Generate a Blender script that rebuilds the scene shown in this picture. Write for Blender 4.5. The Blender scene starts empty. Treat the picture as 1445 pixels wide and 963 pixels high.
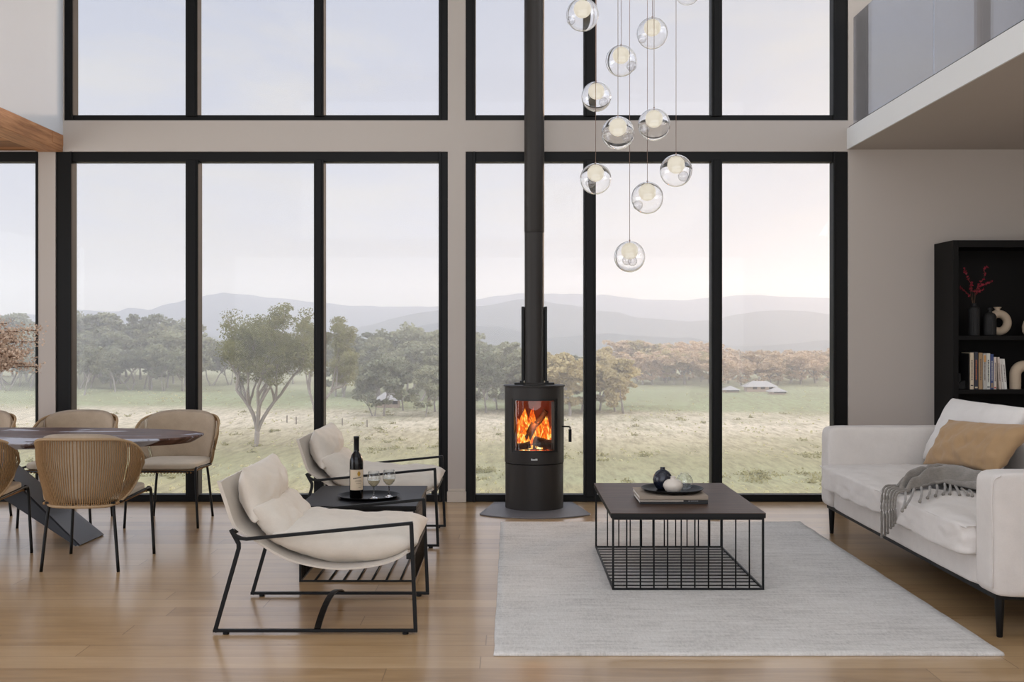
import bpy, bmesh, math, random
from math import sin, cos, pi, radians, sqrt
from mathutils import Vector, Matrix, noise
random.seed(7)
COL = bpy.context.scene.collection
F = 1445.0; CX = 720.0; CY = 473.0; EYE = 1.3
WY = 7.96            # inner face of the window wall
def sx(px, Y): return (px-CX)*Y/F
def sz(py, Y): return EYE-(py-CY)*Y/F

# ------------------------------------------------------------------ materials
def lin(c):
    out = []
    for v in c[:3]:
        v /= 255.0
        out.append(v/12.92 if v <= .04045 else ((v+.055)/1.055)**2.4)
    return (*out, 1)
class NT:
    def __init__(s, name):
        s.m = bpy.data.materials.new(name); s.m.use_nodes = True
        s.t = s.m.node_tree; s.t.nodes.clear()
        s.out = s.n('ShaderNodeOutputMaterial')
    def n(s, typ, **kw):
        nd = s.t.nodes.new(typ)
        for k, v in kw.items(): setattr(nd, k, v)
        return nd
    def l(s, a, b): s.t.links.new(a, b)
    def set(s, inp, v):
        if isinstance(v, bpy.types.NodeSocket): s.l(v, inp)
        elif v is not None: inp.default_value = v
    def math(s, op, a, b=None, c=None, clamp=False):
        nd = s.n('ShaderNodeMath', operation=op, use_clamp=clamp)
        s.set(nd.inputs[0], a)
        if b is not None: s.set(nd.inputs[1], b)
        if c is not None: s.set(nd.inputs[2], c)
        return nd.outputs[0]
    def coord(s, kind='Object', scale=(1,1,1)):
        tc = s.n('ShaderNodeTexCoord'); mp = s.n('ShaderNodeMapping')
        s.l(tc.outputs[kind], mp.inputs[0]); mp.inputs['Scale'].default_value = scale
        return mp.outputs[0]
    def noise(s, vec, scale, detail=4, rough=.55, dist=0):
        nd = s.n('ShaderNodeTexNoise'); s.l(vec, nd.inputs['Vector'])
        nd.inputs['Scale'].default_value = scale; nd.inputs['Detail'].default_value = detail
        nd.inputs['Roughness'].default_value = rough; nd.inputs['Distortion'].default_value = dist
        return nd.outputs[0]
    def ramp(s, fac, stops, interp='LINEAR'):
        nd = s.n('ShaderNodeValToRGB'); nd.color_ramp.interpolation = interp
        e = nd.color_ramp.elements
        while len(e) > 1: e.remove(e[-1])
        e[0].position = stops[0][0]; e[0].color = stops[0][1]
        for p, c in stops[1:]:
            x = e.new(p); x.color = c
        s.l(fac, nd.inputs[0]); return nd.outputs[0]
    def mix(s, fac, a, b, mode='MIX'):
        nd = s.n('ShaderNodeMix', data_type='RGBA', blend_type=mode)
        s.set(nd.inputs[0], fac); s.set(nd.inputs[6], a); s.set(nd.inputs[7], b)
        return nd.outputs[2]
    def bump(s, h, strength, dist=.001):
        nd = s.n('ShaderNodeBump'); s.l(h, nd.inputs['Height'])
        nd.inputs['Strength'].default_value = strength; nd.inputs['Distance'].default_value = dist
        return nd.outputs[0]
    def pbr(s, color, rough=.6, metal=0, normal=None, spec=.5, sheen=0, **kw):
        p = s.n('ShaderNodeBsdfPrincipled')
        s.set(p.inputs['Base Color'], color); s.set(p.inputs['Roughness'], rough)
        p.inputs['Metallic'].default_value = metal; p.inputs['Specular IOR Level'].default_value = spec
        if sheen: p.inputs['Sheen Weight'].default_value = sheen; p.inputs['Sheen Roughness'].default_value = .5
        if normal is not None: s.l(normal, p.inputs['Normal'])
        for k, v in kw.items(): s.set(p.inputs[k.replace('_', ' ')], v)
        s.l(p.outputs[0], s.out.inputs[0]); return p

def plain(name, c, rough=.6, metal=0, spec=.5, var=.06, scale=8, bump=0, bscale=60):
    t = NT(name); v = t.coord('Object')
    nz = t.noise(v, scale)
    c0 = lin(c); a = tuple(x*(1-var) for x in c0[:3])+(1,); b = tuple(min(1, x*(1+var)) for x in c0[:3])+(1,)
    col = t.mix(nz, a, b)
    nrm = t.bump(t.noise(v, bscale, 3), bump, .002) if bump else None
    t.pbr(col, rough, metal, nrm, spec); return t.m
def fabric(name, c, weave=900, var=.07, strength=.35, soft=14, sheen=.15):
    t = NT(name); v = t.coord('Object')
    a = t.noise(t.coord('Object', (1, 1, .12)), weave, 2)
    b = t.noise(t.coord('Object', (.12, .12, 1)), weave, 2)
    w = t.math('ADD', a, b); w = t.math('MULTIPLY', w, .5)
    big = t.noise(v, soft, 4)
    f = t.math('ADD', t.math('MULTIPLY', w, .6), t.math('MULTIPLY', big, .4))
    c0 = lin(c)
    col = t.ramp(f, [(.3, tuple(x*(1-var*2) for x in c0[:3])+(1,)), (.7, tuple(min(1, x*(1+var)) for x in c0[:3])+(1,))])
    n1 = t.bump(w, strength, .0012)
    nd = t.n('ShaderNodeBump'); t.l(big, nd.inputs['Height']); nd.inputs['Strength'].default_value = .12
    nd.inputs['Distance'].default_value = .02; t.l(n1, nd.inputs['Normal'])
    t.pbr(col, .92, 0, nd.outputs[0], .2, sheen); return t.m
def clearglass(name, tint=(1,1,1,1), gloss=1.0, rough=0.0):
    t = NT(name)
    tr = t.n('ShaderNodeBsdfTransparent'); tr.inputs[0].default_value = tint
    gl = t.n('ShaderNodeBsdfGlossy'); gl.inputs['Roughness'].default_value = rough
    ge = t.n('ShaderNodeNewGeometry'); dp = t.n('ShaderNodeVectorMath', operation='DOT_PRODUCT')
    t.l(ge.outputs['Normal'], dp.inputs[0]); t.l(ge.outputs['Incoming'], dp.inputs[1])
    cc = t.math('SUBTRACT', 1, t.math('ABSOLUTE', dp.outputs['Value']), clamp=True)   # Schlick reflectance, same from both sides
    f = t.math('MULTIPLY', t.math('ADD', .04, t.math('MULTIPLY', t.math('POWER', cc, 5), .96)), gloss, clamp=True)
    mx = t.n('ShaderNodeMixShader'); t.l(f, mx.inputs[0]); t.l(tr.outputs[0], mx.inputs[1]); t.l(gl.outputs[0], mx.inputs[2])
    t.l(mx.outputs[0], t.out.inputs[0]); return t.m
def solidglass(name, tint=(1,1,1,1), ior=1.45):
    t = NT(name); g = t.n('ShaderNodeBsdfGlass'); g.inputs['Color'].default_value = tint
    g.inputs['Roughness'].default_value = 0; g.inputs['IOR'].default_value = ior
    t.l(g.outputs[0], t.out.inputs[0]); return t.m
def wood(name, dark, mid, light, axis=0, scale=1.0, rough=.45, spec=.4):
    t = NT(name)
    s = [14*scale]*3; s[axis] = 1.1*scale
    v = t.coord('Object', tuple(s))
    n1 = t.noise(v, 2.2, 6, .6, .6)
    s2 = [90*scale]*3; s2[axis] = 3*scale
    n2 = t.noise(t.coord('Object', tuple(s2)), 2, 3)
    f = t.math('ADD', t.math('MULTIPLY', n1, .75), t.math('MULTIPLY', n2, .25))
    col = t.ramp(f, [(.3, lin(dark)), (.5, lin(mid)), (.7, lin(light))])
    t.pbr(col, rough, 0, t.bump(n2, .15, .001), spec); return t.m

M = {}
M['plaster'] = plain('plaster_greige', (180,172,165), .85, var=.02, scale=3, bump=.03, bscale=200, spec=.2)
M['white'] = plain('plaster_white', (208,212,218), .8, var=.015, scale=3, spec=.2)
M['slabwhite'] = plain('painted_white_edge', (222,223,224), .7, var=.01, spec=.2)
M['trim'] = plain('trim_paint', (190,180,168), .6, var=.02)
M['blackframe'] = plain('black_window_metal', (9,9,9), .5, spec=.2, var=.1)
M['blackmetal'] = plain('black_powdercoat', (8,8,8), .48, spec=.25, var=.1)
M['stove'] = plain('stove_steel', (40,36,33), .5, spec=.35, var=.08, scale=4, bump=.03, bscale=500)
M['stovedark'] = plain('stove_black_steel', (22,21,21), .45, spec=.4)
M['hearth'] = plain('hearth_steel', (105,102,104), .5, spec=.5, var=.03)
M['bookcase'] = plain('bookcase_black', (11,10,10), .6, spec=.2, var=.1)
M['sofa'] = fabric('sofa_fabric', (206,200,194), var=.05)
M['seatfab'] = fabric('armchair_fabric', (205,197,185), var=.06)
M['sling'] = fabric('sling_fabric', (196,187,175), var=.05)
M['tan'] = fabric('tan_fabric', (164,134,99), var=.06)
M['pillow'] = fabric('pillow_fabric', (214,210,206), var=.04)
M['throw'] = fabric('throw_wool', (134,128,120), weave=260, var=.2, strength=.9, sheen=.3)
M['padfab'] = fabric('dining_pad_fabric', (170,153,132), weave=700, var=.1)
M['seatpad'] = fabric('dining_seat_fabric', (190,178,160), weave=700, var=.07)
M['rope'] = plain('rope_cord', (142,112,78), .85, var=.22, scale=60, bump=.4, bscale=600, spec=.2)
M['rim'] = plain('rope_rim', (158,134,104), .85, var=.2, scale=90, bump=.5, bscale=500, spec=.2)
M['leather'] = plain('brown_leg', (92,64,48), .5, var=.1)
M['beam'] = wood('oak_beam', (128,86,56), (172,122,84), (198,150,108), axis=1, scale=1.2, rough=.6)
M['darkwood'] = wood('walnut_top', (50,37,30), (74,57,47), (96,77,64), axis=0, scale=1.0, rough=.45, spec=.2)
M['blacktop'] = wood('black_top', (17,17,19), (25,25,28), (34,34,38), axis=0, scale=1.0, rough=.42, spec=.15)
M['pane'] = clearglass('window_glass', gloss=.22)
M['stoveglass'] = clearglass('stove_glass', (.93,.9,.86,1), .9)
M['railglass'] = clearglass('balustrade_glass', (.80,.82,.86,1), 1.6)
M['globe'] = solidglass('blown_glass')
M['thinglass'] = clearglass('thin_drinking_glass', (.97,.98,.98,1), 1.3)
M['bubble'] = clearglass('bubble_glass', (.93,.93,.94,1), 3.0)
M['ceramicwhite'] = plain('cream_ceramic', (205,196,184), .3, var=.05)
M['ceramicnavy'] = plain('navy_ceramic', (26,30,42), .25, var=.15)
M['stoneware'] = plain('sand_stoneware', (190,172,150), .75, var=.06, bump=.2, bscale=150)
M['blackclay'] = plain('black_clay', (20,19,19), .7, var=.1)
M['tray'] = plain('black_tray', (11,11,13), .45, var=.1, spec=.12)
M['bottle'] = plain('dark_bottle_glass', (5,5,6), .2, var=.1, spec=.3)
M['label'] = plain('bottle_label_paper', (196,178,152), .8, var=.03)
M['gold'] = plain('gold_crest', (168,128,40), .5, metal=.3)
M['ink'] = plain('label_ink', (84,76,74), .8)
M['badge'] = plain('silver_badge', (170,170,168), .35, metal=.7)
M['paper'] = plain('page_edges', (222,216,206), .85, var=.05, scale=200)
M['bark'] = plain('pale_bark', (128,120,112), .95, var=.3, scale=3)
M['twig'] = plain('brown_twig', (96,70,52), .85, var=.2)
M['redleaf'] = plain('crimson_leaf', (140,28,48), .7, var=.35, scale=30)
M['bloom'] = plain('dried_bloom', (206,184,164), .9, var=.2, scale=14)
M['cable'] = plain('copper_cable', (150,128,118), .5, metal=.4)
M['firebrick'] = plain('fire_brick', (120,58,34), .95, var=.35, scale=14, bump=.5, bscale=40)
M['logbark'] = plain('charred_log', (58,34,24), .95, var=.6, scale=30, bump=.8, bscale=60)
M['tooth'] = M['ceramicwhite']

def m_floor():
    t = NT('oak_plank_floor'); tc = t.n('ShaderNodeTexCoord'); sp = t.n('ShaderNodeSeparateXYZ')
    t.l(tc.outputs['Object'], sp.inputs[0]); x, y = sp.outputs[0], sp.outputs[1]
    yy = t.math('DIVIDE', t.math('ADD', y, .035), .149); row = t.math('FLOOR', yy); fy = t.math('FRACT', yy)
    w = t.n('ShaderNodeTexWhiteNoise', noise_dimensions='1D'); t.l(row, w.inputs['W'])
    xx = t.math('DIVIDE', t.math('ADD', x, t.math('MULTIPLY', w.outputs[0], 9.0)), 2.1)
    colm = t.math('FLOOR', xx); fx = t.math('FRACT', xx)
    cb = t.n('ShaderNodeCombineXYZ'); t.l(row, cb.inputs[0]); t.l(colm, cb.inputs[1])
    w2 = t.n('ShaderNodeTexWhiteNoise', noise_dimensions='2D'); t.l(cb.outputs[0], w2.inputs['Vector'])
    off = t.math('MULTIPLY', w2.outputs[0], 40)
    cv = t.n('ShaderNodeCombineXYZ'); t.l(t.math('ADD', t.math('MULTIPLY', x, .9), off), cv.inputs[0])
    t.l(t.math('MULTIPLY', y, 9), cv.inputs[1]); t.l(off, cv.inputs[2])
    g1 = t.noise(cv.outputs[0], 1.6, 5, .6, .9)
    cv2 = t.n('ShaderNodeCombineXYZ'); t.l(t.math('MULTIPLY', x, 4), cv2.inputs[0])
    t.l(t.math('MULTIPLY', y, 130), cv2.inputs[1]); t.l(off, cv2.inputs[2])
    g2 = t.noise(cv2.outputs[0], 1.5, 3)
    kn = t.n('ShaderNodeTexVoronoi'); cv3 = t.n('ShaderNodeCombineXYZ')
    t.l(t.math('MULTIPLY', x, 1.1), cv3.inputs[0]); t.l(t.math('MULTIPLY', y, 4.5), cv3.inputs[1]); t.l(kn.outputs[0], t.n('ShaderNodeMath').inputs[0])
    t.l(cv3.outputs[0], kn.inputs['Vector']); kn.inputs['Scale'].default_value = 1.1
    knot = t.math('SUBTRACT', 1, t.math('MULTIPLY', kn.outputs[0], 14), clamp=True)
    f = t.math('ADD', t.math('ADD', t.math('MULTIPLY', g1, .55), t.math('MULTIPLY', g2, .2)), t.math('MULTIPLY', w2.outputs[0], .25))
    col = t.ramp(f, [(.28, lin((142,112,76))), (.5, lin((172,141,102))), (.74, lin((188,159,122)))])
    col = t.mix(t.math('MULTIPLY', knot, .6), col, lin((110,80,52)))
    ey = t.math('MINIMUM', fy, t.math('SUBTRACT', 1, fy)); ex = t.math('MINIMUM', fx, t.math('SUBTRACT', 1, fx))
    gy = t.math('LESS_THAN', ey, .013); gx = t.math('LESS_THAN', ex, .0010)
    gap = t.math('MAXIMUM', gy, gx)
    col = t.mix(t.math('MULTIPLY', gap, .6), col, lin((84,60,38)))
    h = t.math('SUBTRACT', t.math('MULTIPLY', g2, .25), gap)
    t.pbr(col, t.math('ADD', .24, t.math('MULTIPLY', g1, .12)), 0, t.bump(h, .10, .002), .6, Coat_Weight=.45, Coat_Roughness=.16); return t.m
M['floor'] = m_floor()
def m_ceilwood():
    t = NT('ceiling_boards'); tc = t.n('ShaderNodeTexCoord'); sp = t.n('ShaderNodeSeparateXYZ')
    t.l(tc.outputs['Object'], sp.inputs[0])
    yy = t.math('DIVIDE', sp.outputs[1], .12); fy = t.math('FRACT', yy)
    w = t.n('ShaderNodeTexWhiteNoise', noise_dimensions='1D'); t.l(t.math('FLOOR', yy), w.inputs['W'])
    n = t.noise(t.coord('Object', (1, 14, 1)), 2, 5)
    f = t.math('ADD', t.math('MULTIPLY', n, .6), t.math('MULTIPLY', w.outputs[0], .4))
    col = t.ramp(f, [(.25, lin((110,68,38))), (.8, lin((176,122,78)))])
    col = t.mix(t.math('LESS_THAN', fy, .06), col, lin((60,36,20)))
    t.pbr(col, .6, 0, None, .3); return t.m
M['ceilwood'] = m_ceilwood()
def m_rug():
    t = NT('woven_rug'); v = t.coord('Object')
    a = t.noise(t.coord('Object', (1, 4, 1)), 48, 3); b = t.noise(t.coord('Object', (4, 1, 1)), 34, 3)
    wv = t.math('MULTIPLY', t.math('ADD', a, b), .5)
    big = t.noise(v, 3, 5); mid = t.noise(t.coord('Object', (.35, 3, 1)), 12, 4)
    f = t.math('ADD', t.math('ADD', t.math('MULTIPLY', wv, .5), t.math('MULTIPLY', big, .2)), t.math('MULTIPLY', mid, .3))
    col = t.ramp(f, [(.34, lin((158,154,149))), (.5, lin((196,192,186))), (.66, lin((214,211,206)))])
    t.pbr(col, .97, 0, t.bump(wv, .8, .006), .1, .2); return t.m
M['rug'] = m_rug()
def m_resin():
    t = NT('resin_top_painted_reflection'); v = t.coord('Object', (.8, 2.6, 1))
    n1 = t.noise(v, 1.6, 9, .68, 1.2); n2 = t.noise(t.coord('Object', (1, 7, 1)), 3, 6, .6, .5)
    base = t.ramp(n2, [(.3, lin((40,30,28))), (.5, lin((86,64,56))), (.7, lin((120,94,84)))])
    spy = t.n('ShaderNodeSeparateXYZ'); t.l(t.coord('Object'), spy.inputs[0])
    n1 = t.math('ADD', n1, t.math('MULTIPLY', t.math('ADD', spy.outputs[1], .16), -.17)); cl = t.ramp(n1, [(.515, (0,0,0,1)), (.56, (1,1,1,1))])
    col = t.mix(cl, base, lin((176,180,192)))  # cloudy pale patches put the sky's reflection into the colour
    t.pbr(col, .42, 0, None, .06); return t.m
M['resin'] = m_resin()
def m_emit(name, col, s):
    t = NT(name); e = t.n('ShaderNodeEmission'); e.inputs[0].default_value = col; e.inputs[1].default_value = s
    t.l(e.outputs[0], t.out.inputs[0]); return t.m
def m_opal():
    t = NT('opal_lamp_glass'); p = t.pbr(lin((236,228,212)), .5)
    p.inputs['Emission Color'].default_value = lin((255,244,222)); p.inputs['Emission Strength'].default_value = .72
    return t.m
M['opal'] = m_opal()
def m_flame():
    t = NT('flame'); tc = t.n('ShaderNodeTexCoord'); sp = t.n('ShaderNodeSeparateXYZ'); t.l(tc.outputs['Object'], sp.inputs[0])
    h = t.math('DIVIDE', sp.outputs[2], .30)
    n = t.noise(t.coord('Object', (1, 1, .35)), 34, 4, .6, 1.4)
    f = t.math('SUBTRACT', t.math('ADD', t.math('MULTIPLY', n, 2.0), -.20), t.math('MULTIPLY', h, .40), clamp=True)
    col = t.ramp(f, [(0, lin((150,22,4))), (.3, lin((235,66,16))), (.52, lin((255,120,30))), (.72, lin((255,196,72))), (.95, lin((255,246,190)))])
    e = t.n('ShaderNodeEmission'); t.l(col, e.inputs[0]); t.l(t.math('ADD', .7, t.math('MULTIPLY', f, 1.1)), e.inputs[1])
    tr = t.n('ShaderNodeBsdfTransparent'); mx = t.n('ShaderNodeMixShader')
    a = t.math('MULTIPLY', t.math('SUBTRACT', f, .08), 3.2, clamp=True)
    t.l(a, mx.inputs[0]); t.l(tr.outputs[0], mx.inputs[1]); t.l(e.outputs[0], mx.inputs[2]); t.l(mx.outputs[0], t.out.inputs[0])
    return t.m
M['flame'] = m_flame()
def m_ember():
    t = NT('glowing_embers'); n = t.noise(t.coord('Object'), 45, 4, .6)
    col = t.ramp(n, [(.35, lin((60,14,6))), (.5, lin((235,70,16))), (.65, lin((255,160,60)))])
    e = t.n('ShaderNodeEmission'); t.l(col, e.inputs[0]); e.inputs[1].default_value = 1.2
    t.l(e.outputs[0], t.out.inputs[0]); return t.m
M['ember'] = m_ember()
def m_field():
    t = NT('paddock_grass'); tc = t.n('ShaderNodeTexCoord'); sp = t.n('ShaderNodeSeparateXYZ'); t.l(tc.outputs['Object'], sp.inputs[0])
    big = t.noise(t.coord('Object', (.35, 1, 1)), .035, 6, .6); mid = t.noise(t.coord('Object', (.6, .35, 1)), .22, 8, .72); fine = t.noise(t.coord('Object', (2.2, .35, 1)), 1.5, 6, .75)
    d = t.math('ADD', t.math('ADD', sp.outputs[1], t.math('MULTIPLY', t.math('SUBTRACT', big, .5), 26)), t.math('MULTIPLY', sp.outputs[0], .10))
    u = t.math('DIVIDE', t.math('SUBTRACT', d, 40), 130, clamp=True)
    S = lin((170,158,132)); G = lin((144,142,112)); Wh = lin((190,178,158)); D = lin((112,104,82))
    col = t.ramp(u, [(0, S), (.06, lin((148,140,108))), (.10, G), (.15, lin((145,138,108))), (.22, S), (.31, Wh), (.40, lin((172,162,140))), (.46, lin((138,142,110))), (.62, lin((134,138,108))), (.8, lin((148,146,118))), (1, lin((150,150,124)))])
    col = t.mix(t.ramp(mid, [(.50, (0,0,0,1)), (.68, (.75,.75,.75,1))]), col, lin((126,124,94)))
    col = t.mix(t.ramp(fine, [(.44, (0,0,0,1)), (.66, (.8,.8,.8,1))]), col, D)
    t.pbr(col, 1, 0, None, .0); return t.m
M['field'] = m_field()
def m_foliage(name, c1, c2):
    t = NT(name); oi = t.n('ShaderNodeObjectInfo'); n = t.noise(t.coord('Object'), 1.2, 3)
    f = t.math('ADD', t.math('MULTIPLY', n, .6), t.math('MULTIPLY', oi.outputs['Random'], .4))
    col = t.ramp(f, [(.25, lin(c1)), (.75, lin(c2))])
    d = t.n('ShaderNodeBsdfDiffuse'); t.l(col, d.inputs[0]); tl = t.n('ShaderNodeBsdfTranslucent'); t.l(col, tl.inputs[0])
    mx = t.n('ShaderNodeMixShader'); mx.inputs[0].default_value = .35; t.l(d.outputs[0], mx.inputs[1]); t.l(tl.outputs[0], mx.inputs[2])
    t.l(mx.outputs[0], t.out.inputs[0]); return t.m
M['gum'] = m_foliage('gum_leaves', (112,112,80), (158,152,112))
M['wood_green'] = m_foliage('wood_leaves', (112,115,95), (148,146,117))
M['wood_gold'] = m_foliage('autumn_leaves', (158,144,104), (188,170,126))
M['wood_rust'] = m_foliage('russet_leaves', (172,150,122), (200,174,144))
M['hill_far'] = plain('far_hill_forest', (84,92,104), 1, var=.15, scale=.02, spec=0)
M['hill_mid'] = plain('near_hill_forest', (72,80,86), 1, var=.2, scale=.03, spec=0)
M['roofwhite'] = plain('farm_roof', (142,138,135), .5)
M['farmwall'] = plain('farm_wall', (150,132,118), .8)
M['post'] = plain('fence_timber', (110,100,88), .9)

# ------------------------------------------------------------------ mesh helpers
def obj(name, verts, faces, m=None, parent=None, smooth=False, bevel=0, bseg=2, subs=0, mats=None, midx=None, kind=None, auto=None):
    me = bpy.data.meshes.new(name); me.from_pydata([tuple(v) for v in verts], [], faces)
    for mm in (mats or ([m] if m else [])): me.materials.append(mm)
    if midx: me.polygons.foreach_set('material_index', midx)
    me.update()
    bm = bmesh.new(); bm.from_mesh(me); bmesh.ops.recalc_face_normals(bm, faces=bm.faces); bm.to_mesh(me); bm.free()
    if smooth: me.polygons.foreach_set('use_smooth', [True]*len(me.polygons))
    o = bpy.data.objects.new(name, me); COL.objects.link(o)
    if parent: o.parent = parent
    if bevel:
        b = o.modifiers.new('b', 'BEVEL'); b.width = bevel; b.segments = bseg; b.limit_method = 'ANGLE'; b.angle_limit = radians(50)
        me.polygons.foreach_set('use_smooth', [True]*len(me.polygons))
        w = o.modifiers.new('w', 'WEIGHTED_NORMAL'); w.keep_sharp = True
    if subs:
        s = o.modifiers.new('s', 'SUBSURF'); s.levels = subs; s.render_levels = subs
    if auto:
        me.polygons.foreach_set('use_smooth', [True]*len(me.polygons))
        bm = bmesh.new(); bm.from_mesh(me)
        for e in bm.edges:
            if len(e.link_faces) == 2 and e.calc_face_angle(0) > radians(auto): e.smooth = False
        bm.to_mesh(me); bm.free()
    if kind: o['kind'] = kind
    return o
class MB:
    def __init__(s): s.v = []; s.f = []; s.mi = []; s.cur = 0
    def add(s, vs, fs):
        b = len(s.v); s.v += [tuple(v) for v in vs]; s.f += [tuple(i+b for i in f) for f in fs]; s.mi += [s.cur]*len(fs)
    def box(s, x0, x1, y0, y1, z0, z1):
        s.add([(x0,y0,z0),(x1,y0,z0),(x1,y1,z0),(x0,y1,z0),(x0,y0,z1),(x1,y0,z1),(x1,y1,z1),(x0,y1,z1)],
              [(0,3,2,1),(4,5,6,7),(0,1,5,4),(1,2,6,5),(2,3,7,6),(3,0,4,7)])
    def hexa(s, p):  # 8 corners bottom 4 then top 4
        s.add(p, [(0,3,2,1),(4,5,6,7),(0,1,5,4),(1,2,6,5),(2,3,7,6),(3,0,4,7)])
    def sweep(s, pts, r=.01, n=8, closed=False, cap=True, flat=None, up=(0,0,1), radii=None):
        """tube along points; flat=(w,h) gives a rectangular bar"""
        P = [Vector(p) for p in pts]; N = len(P); rings = []
        if flat: prof = [(-flat[0]/2,-flat[1]/2),(flat[0]/2,-flat[1]/2),(flat[0]/2,flat[1]/2),(-flat[0]/2,flat[1]/2)]
        else: prof = [(cos(2*pi*k/n), sin(2*pi*k/n)) for k in range(n)]
        U = Vector(up)
        for i in range(N):
            a = P[i-1] if (i > 0 or closed) else P[i]; c = P[(i+1) % N] if (i < N-1 or closed) else P[i]
            d1 = (P[i]-a); d2 = (c-P[i])
            if d1.length < 1e-9: d1 = d2
            if d2.length < 1e-9: d2 = d1
            d1.normalize(); d2.normalize(); T = (d1+d2)
            if T.length < 1e-6: T = d1
            T.normalize()
            ref = U if abs(T.dot(U)) < .97 else (Vector((0,1,0)) if abs(T.y) < .9 else Vector((1,0,0)))
            A = T.cross(ref).normalized(); B = A.cross(T).normalized()
            ca = max(.35, T.dot(d2)); k = 1/ca
            bd = (d2-d1)
            ring = []
            for (u, w) in prof:
                if flat: q = A*u+B*w
                else:
                    rr = radii[i] if radii else r
                    q = A*(u*rr)+B*(w*rr)
                if bd.length > 1e-4:
                    bn = bd.normalized(); q = q+bn*(q.dot(bn)*(k-1))
                ring.append(P[i]+q)
            rings.append(ring)
        m = len(prof); vs = [v for r_ in rings for v in r_]; fs = []
        for i in range(N if closed else N-1):
            j = (i+1) % N
            for k in range(m):
                fs.append((i*m+k, i*m+(k+1) % m, j*m+(k+1) % m, j*m+k))
        if cap and not closed:
            fs.append(tuple(range(m-1, -1, -1))); fs.append(tuple((N-1)*m+k for k in range(m)))
        s.add(vs, fs)
    def lathe(s, prof, c=(0,0,0), n=32, sxy=(1,1), cap=True):
        vs = []; fs = []
        for (r, z) in prof:
            for k in range(n):
                a = 2*pi*k/n; vs.append((c[0]+r*sxy[0]*cos(a), c[1]+r*sxy[1]*sin(a), c[2]+z))
        for i in range(len(prof)-1):
            for k in range(n): fs.append((i*n+k, i*n+(k+1) % n, (i+1)*n+(k+1) % n, (i+1)*n+k))
        if cap:
            if prof[0][0] > 1e-5: fs.append(tuple(range(n-1, -1, -1)))
            if prof[-1][0] > 1e-5: fs.append(tuple((len(prof)-1)*n+k for k in range(n)))
        s.add(vs, fs)
    def grid(s, P, nu, nv, closed_u=False):
        vs = [P(i, j) for j in range(nv) for i in range(nu)]; fs = []
        for j in range(nv-1):
            for i in range(nu if closed_u else nu-1):
                i2 = (i+1) % nu
                fs.append((j*nu+i, j*nu+i2, (j+1)*nu+i2, (j+1)*nu+i))
        s.add(vs, fs)
    def prism(s, poly, z0, z1):
        n = len(poly)
        s.add([(x,y,z0) for x,y in poly]+[(x,y,z1) for x,y in poly],
              [tuple(range(n-1,-1,-1)), tuple(range(n,2*n))]+[(i,(i+1)%n,(i+1)%n+n,i+n) for i in range(n)])
    def ball(s, c, r, n=16, m=10, flip=False):
        prof = [(max(1e-6, r*sin(pi*i/m)), -r*cos(pi*i/m)) for i in range(m+1)]
        s.lathe(prof, c, n, cap=False)
    def build(s, name, m=None, parent=None, **kw):
        if kw.get('mats'): kw['midx'] = s.mi
        return obj(name, s.v, s.f, m, parent, **kw)
def smoothstep(a, b, x):
    t = max(0, min(1, (x-a)/(b-a))); return t*t*(3-2*t)
def curve_pts(pts, n=6):
    """Catmull-Rom through points"""
    P = [Vector(p) for p in pts]; P = [2*P[0]-P[1]]+P+[2*P[-1]-P[-2]]; out = []
    for i in range(1, len(P)-2):
        for k in range(n):
            t = k/n; a, b, c, d = P[i-1], P[i], P[i+1], P[i+2]
            out.append(.5*((2*b)+(c-a)*t+(2*a-5*b+4*c-d)*t*t+(3*b-a-3*c+d)*t**3))
    out.append(P[-2]); return out
def thing(name, label, cat, loc=(0,0,0), group=None, rz=0, kind=None):
    o = bpy.data.objects.new(name, None); COL.objects.link(o); o.location = loc; o.rotation_euler = (0,0,rz)
    o.empty_display_size = .1
    if label: o['label'] = label
    if cat: o['category'] = cat
    if group: o['group'] = group
    if kind: o['kind'] = kind
    return o
def tag(o, label, cat, group=None, kind=None):
    o['label'] = label; o['category'] = cat
    if group: o['group'] = group
    if kind: o['kind'] = kind
    return o
def kids(o): return [c for c in bpy.data.objects if c.parent is o]
def copy_tree(o, parent=None):
    c = o.copy(); COL.objects.link(c); c.parent = parent
    for ch in kids(o): copy_tree(ch, c)
    return c
def puffbox(cx, cy, cz, hx, hy, hz, n=5.0, res=18, crown=.0, wr=.004, seed=0, rot=None, wsc=9):
    """soft box cushion: rounded superellipsoid with a crowned top and wrinkles"""
    mb = MB(); bm = bmesh.new(); bmesh.ops.create_cube(bm, size=2)
    bmesh.ops.subdivide_edges(bm, edges=bm.edges[:], cuts=res, use_grid_fill=True)
    for v in bm.verts:
        x, y, z = v.co
        # even out the parameter so that more vertices fall near the edges
        x, y, z = [sin(q*pi/2)*.35+q*.65 for q in (x, y, z)]
        k = (abs(x)**n+abs(y)**n+abs(z)**n)**(1/n)
        x, y, z = x/k, y/k, z/k
        px, py, pz = x*hx, y*hy, z*hz
        cr = (1-x*x)*(1-y*y)
        pz += crown*cr*(1 if z > 0 else -.25)*abs(z)
        q = Vector((px*wsc+seed, py*wsc*.7, pz*wsc))
        w = noise.noise(q)*wr + noise.noise(q*2.3)*wr*.5
        d = Vector((x, y, z)).normalized()
        v.co = Vector((px, py, pz))+d*w
    R = rot or Matrix.Identity(3)
    vs = [R @ v.co+Vector((cx,cy,cz)) for v in bm.verts]
    fs = [tuple(v.index for v in f.verts) for f in bm.faces]; bm.free()
    return vs, fs
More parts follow.
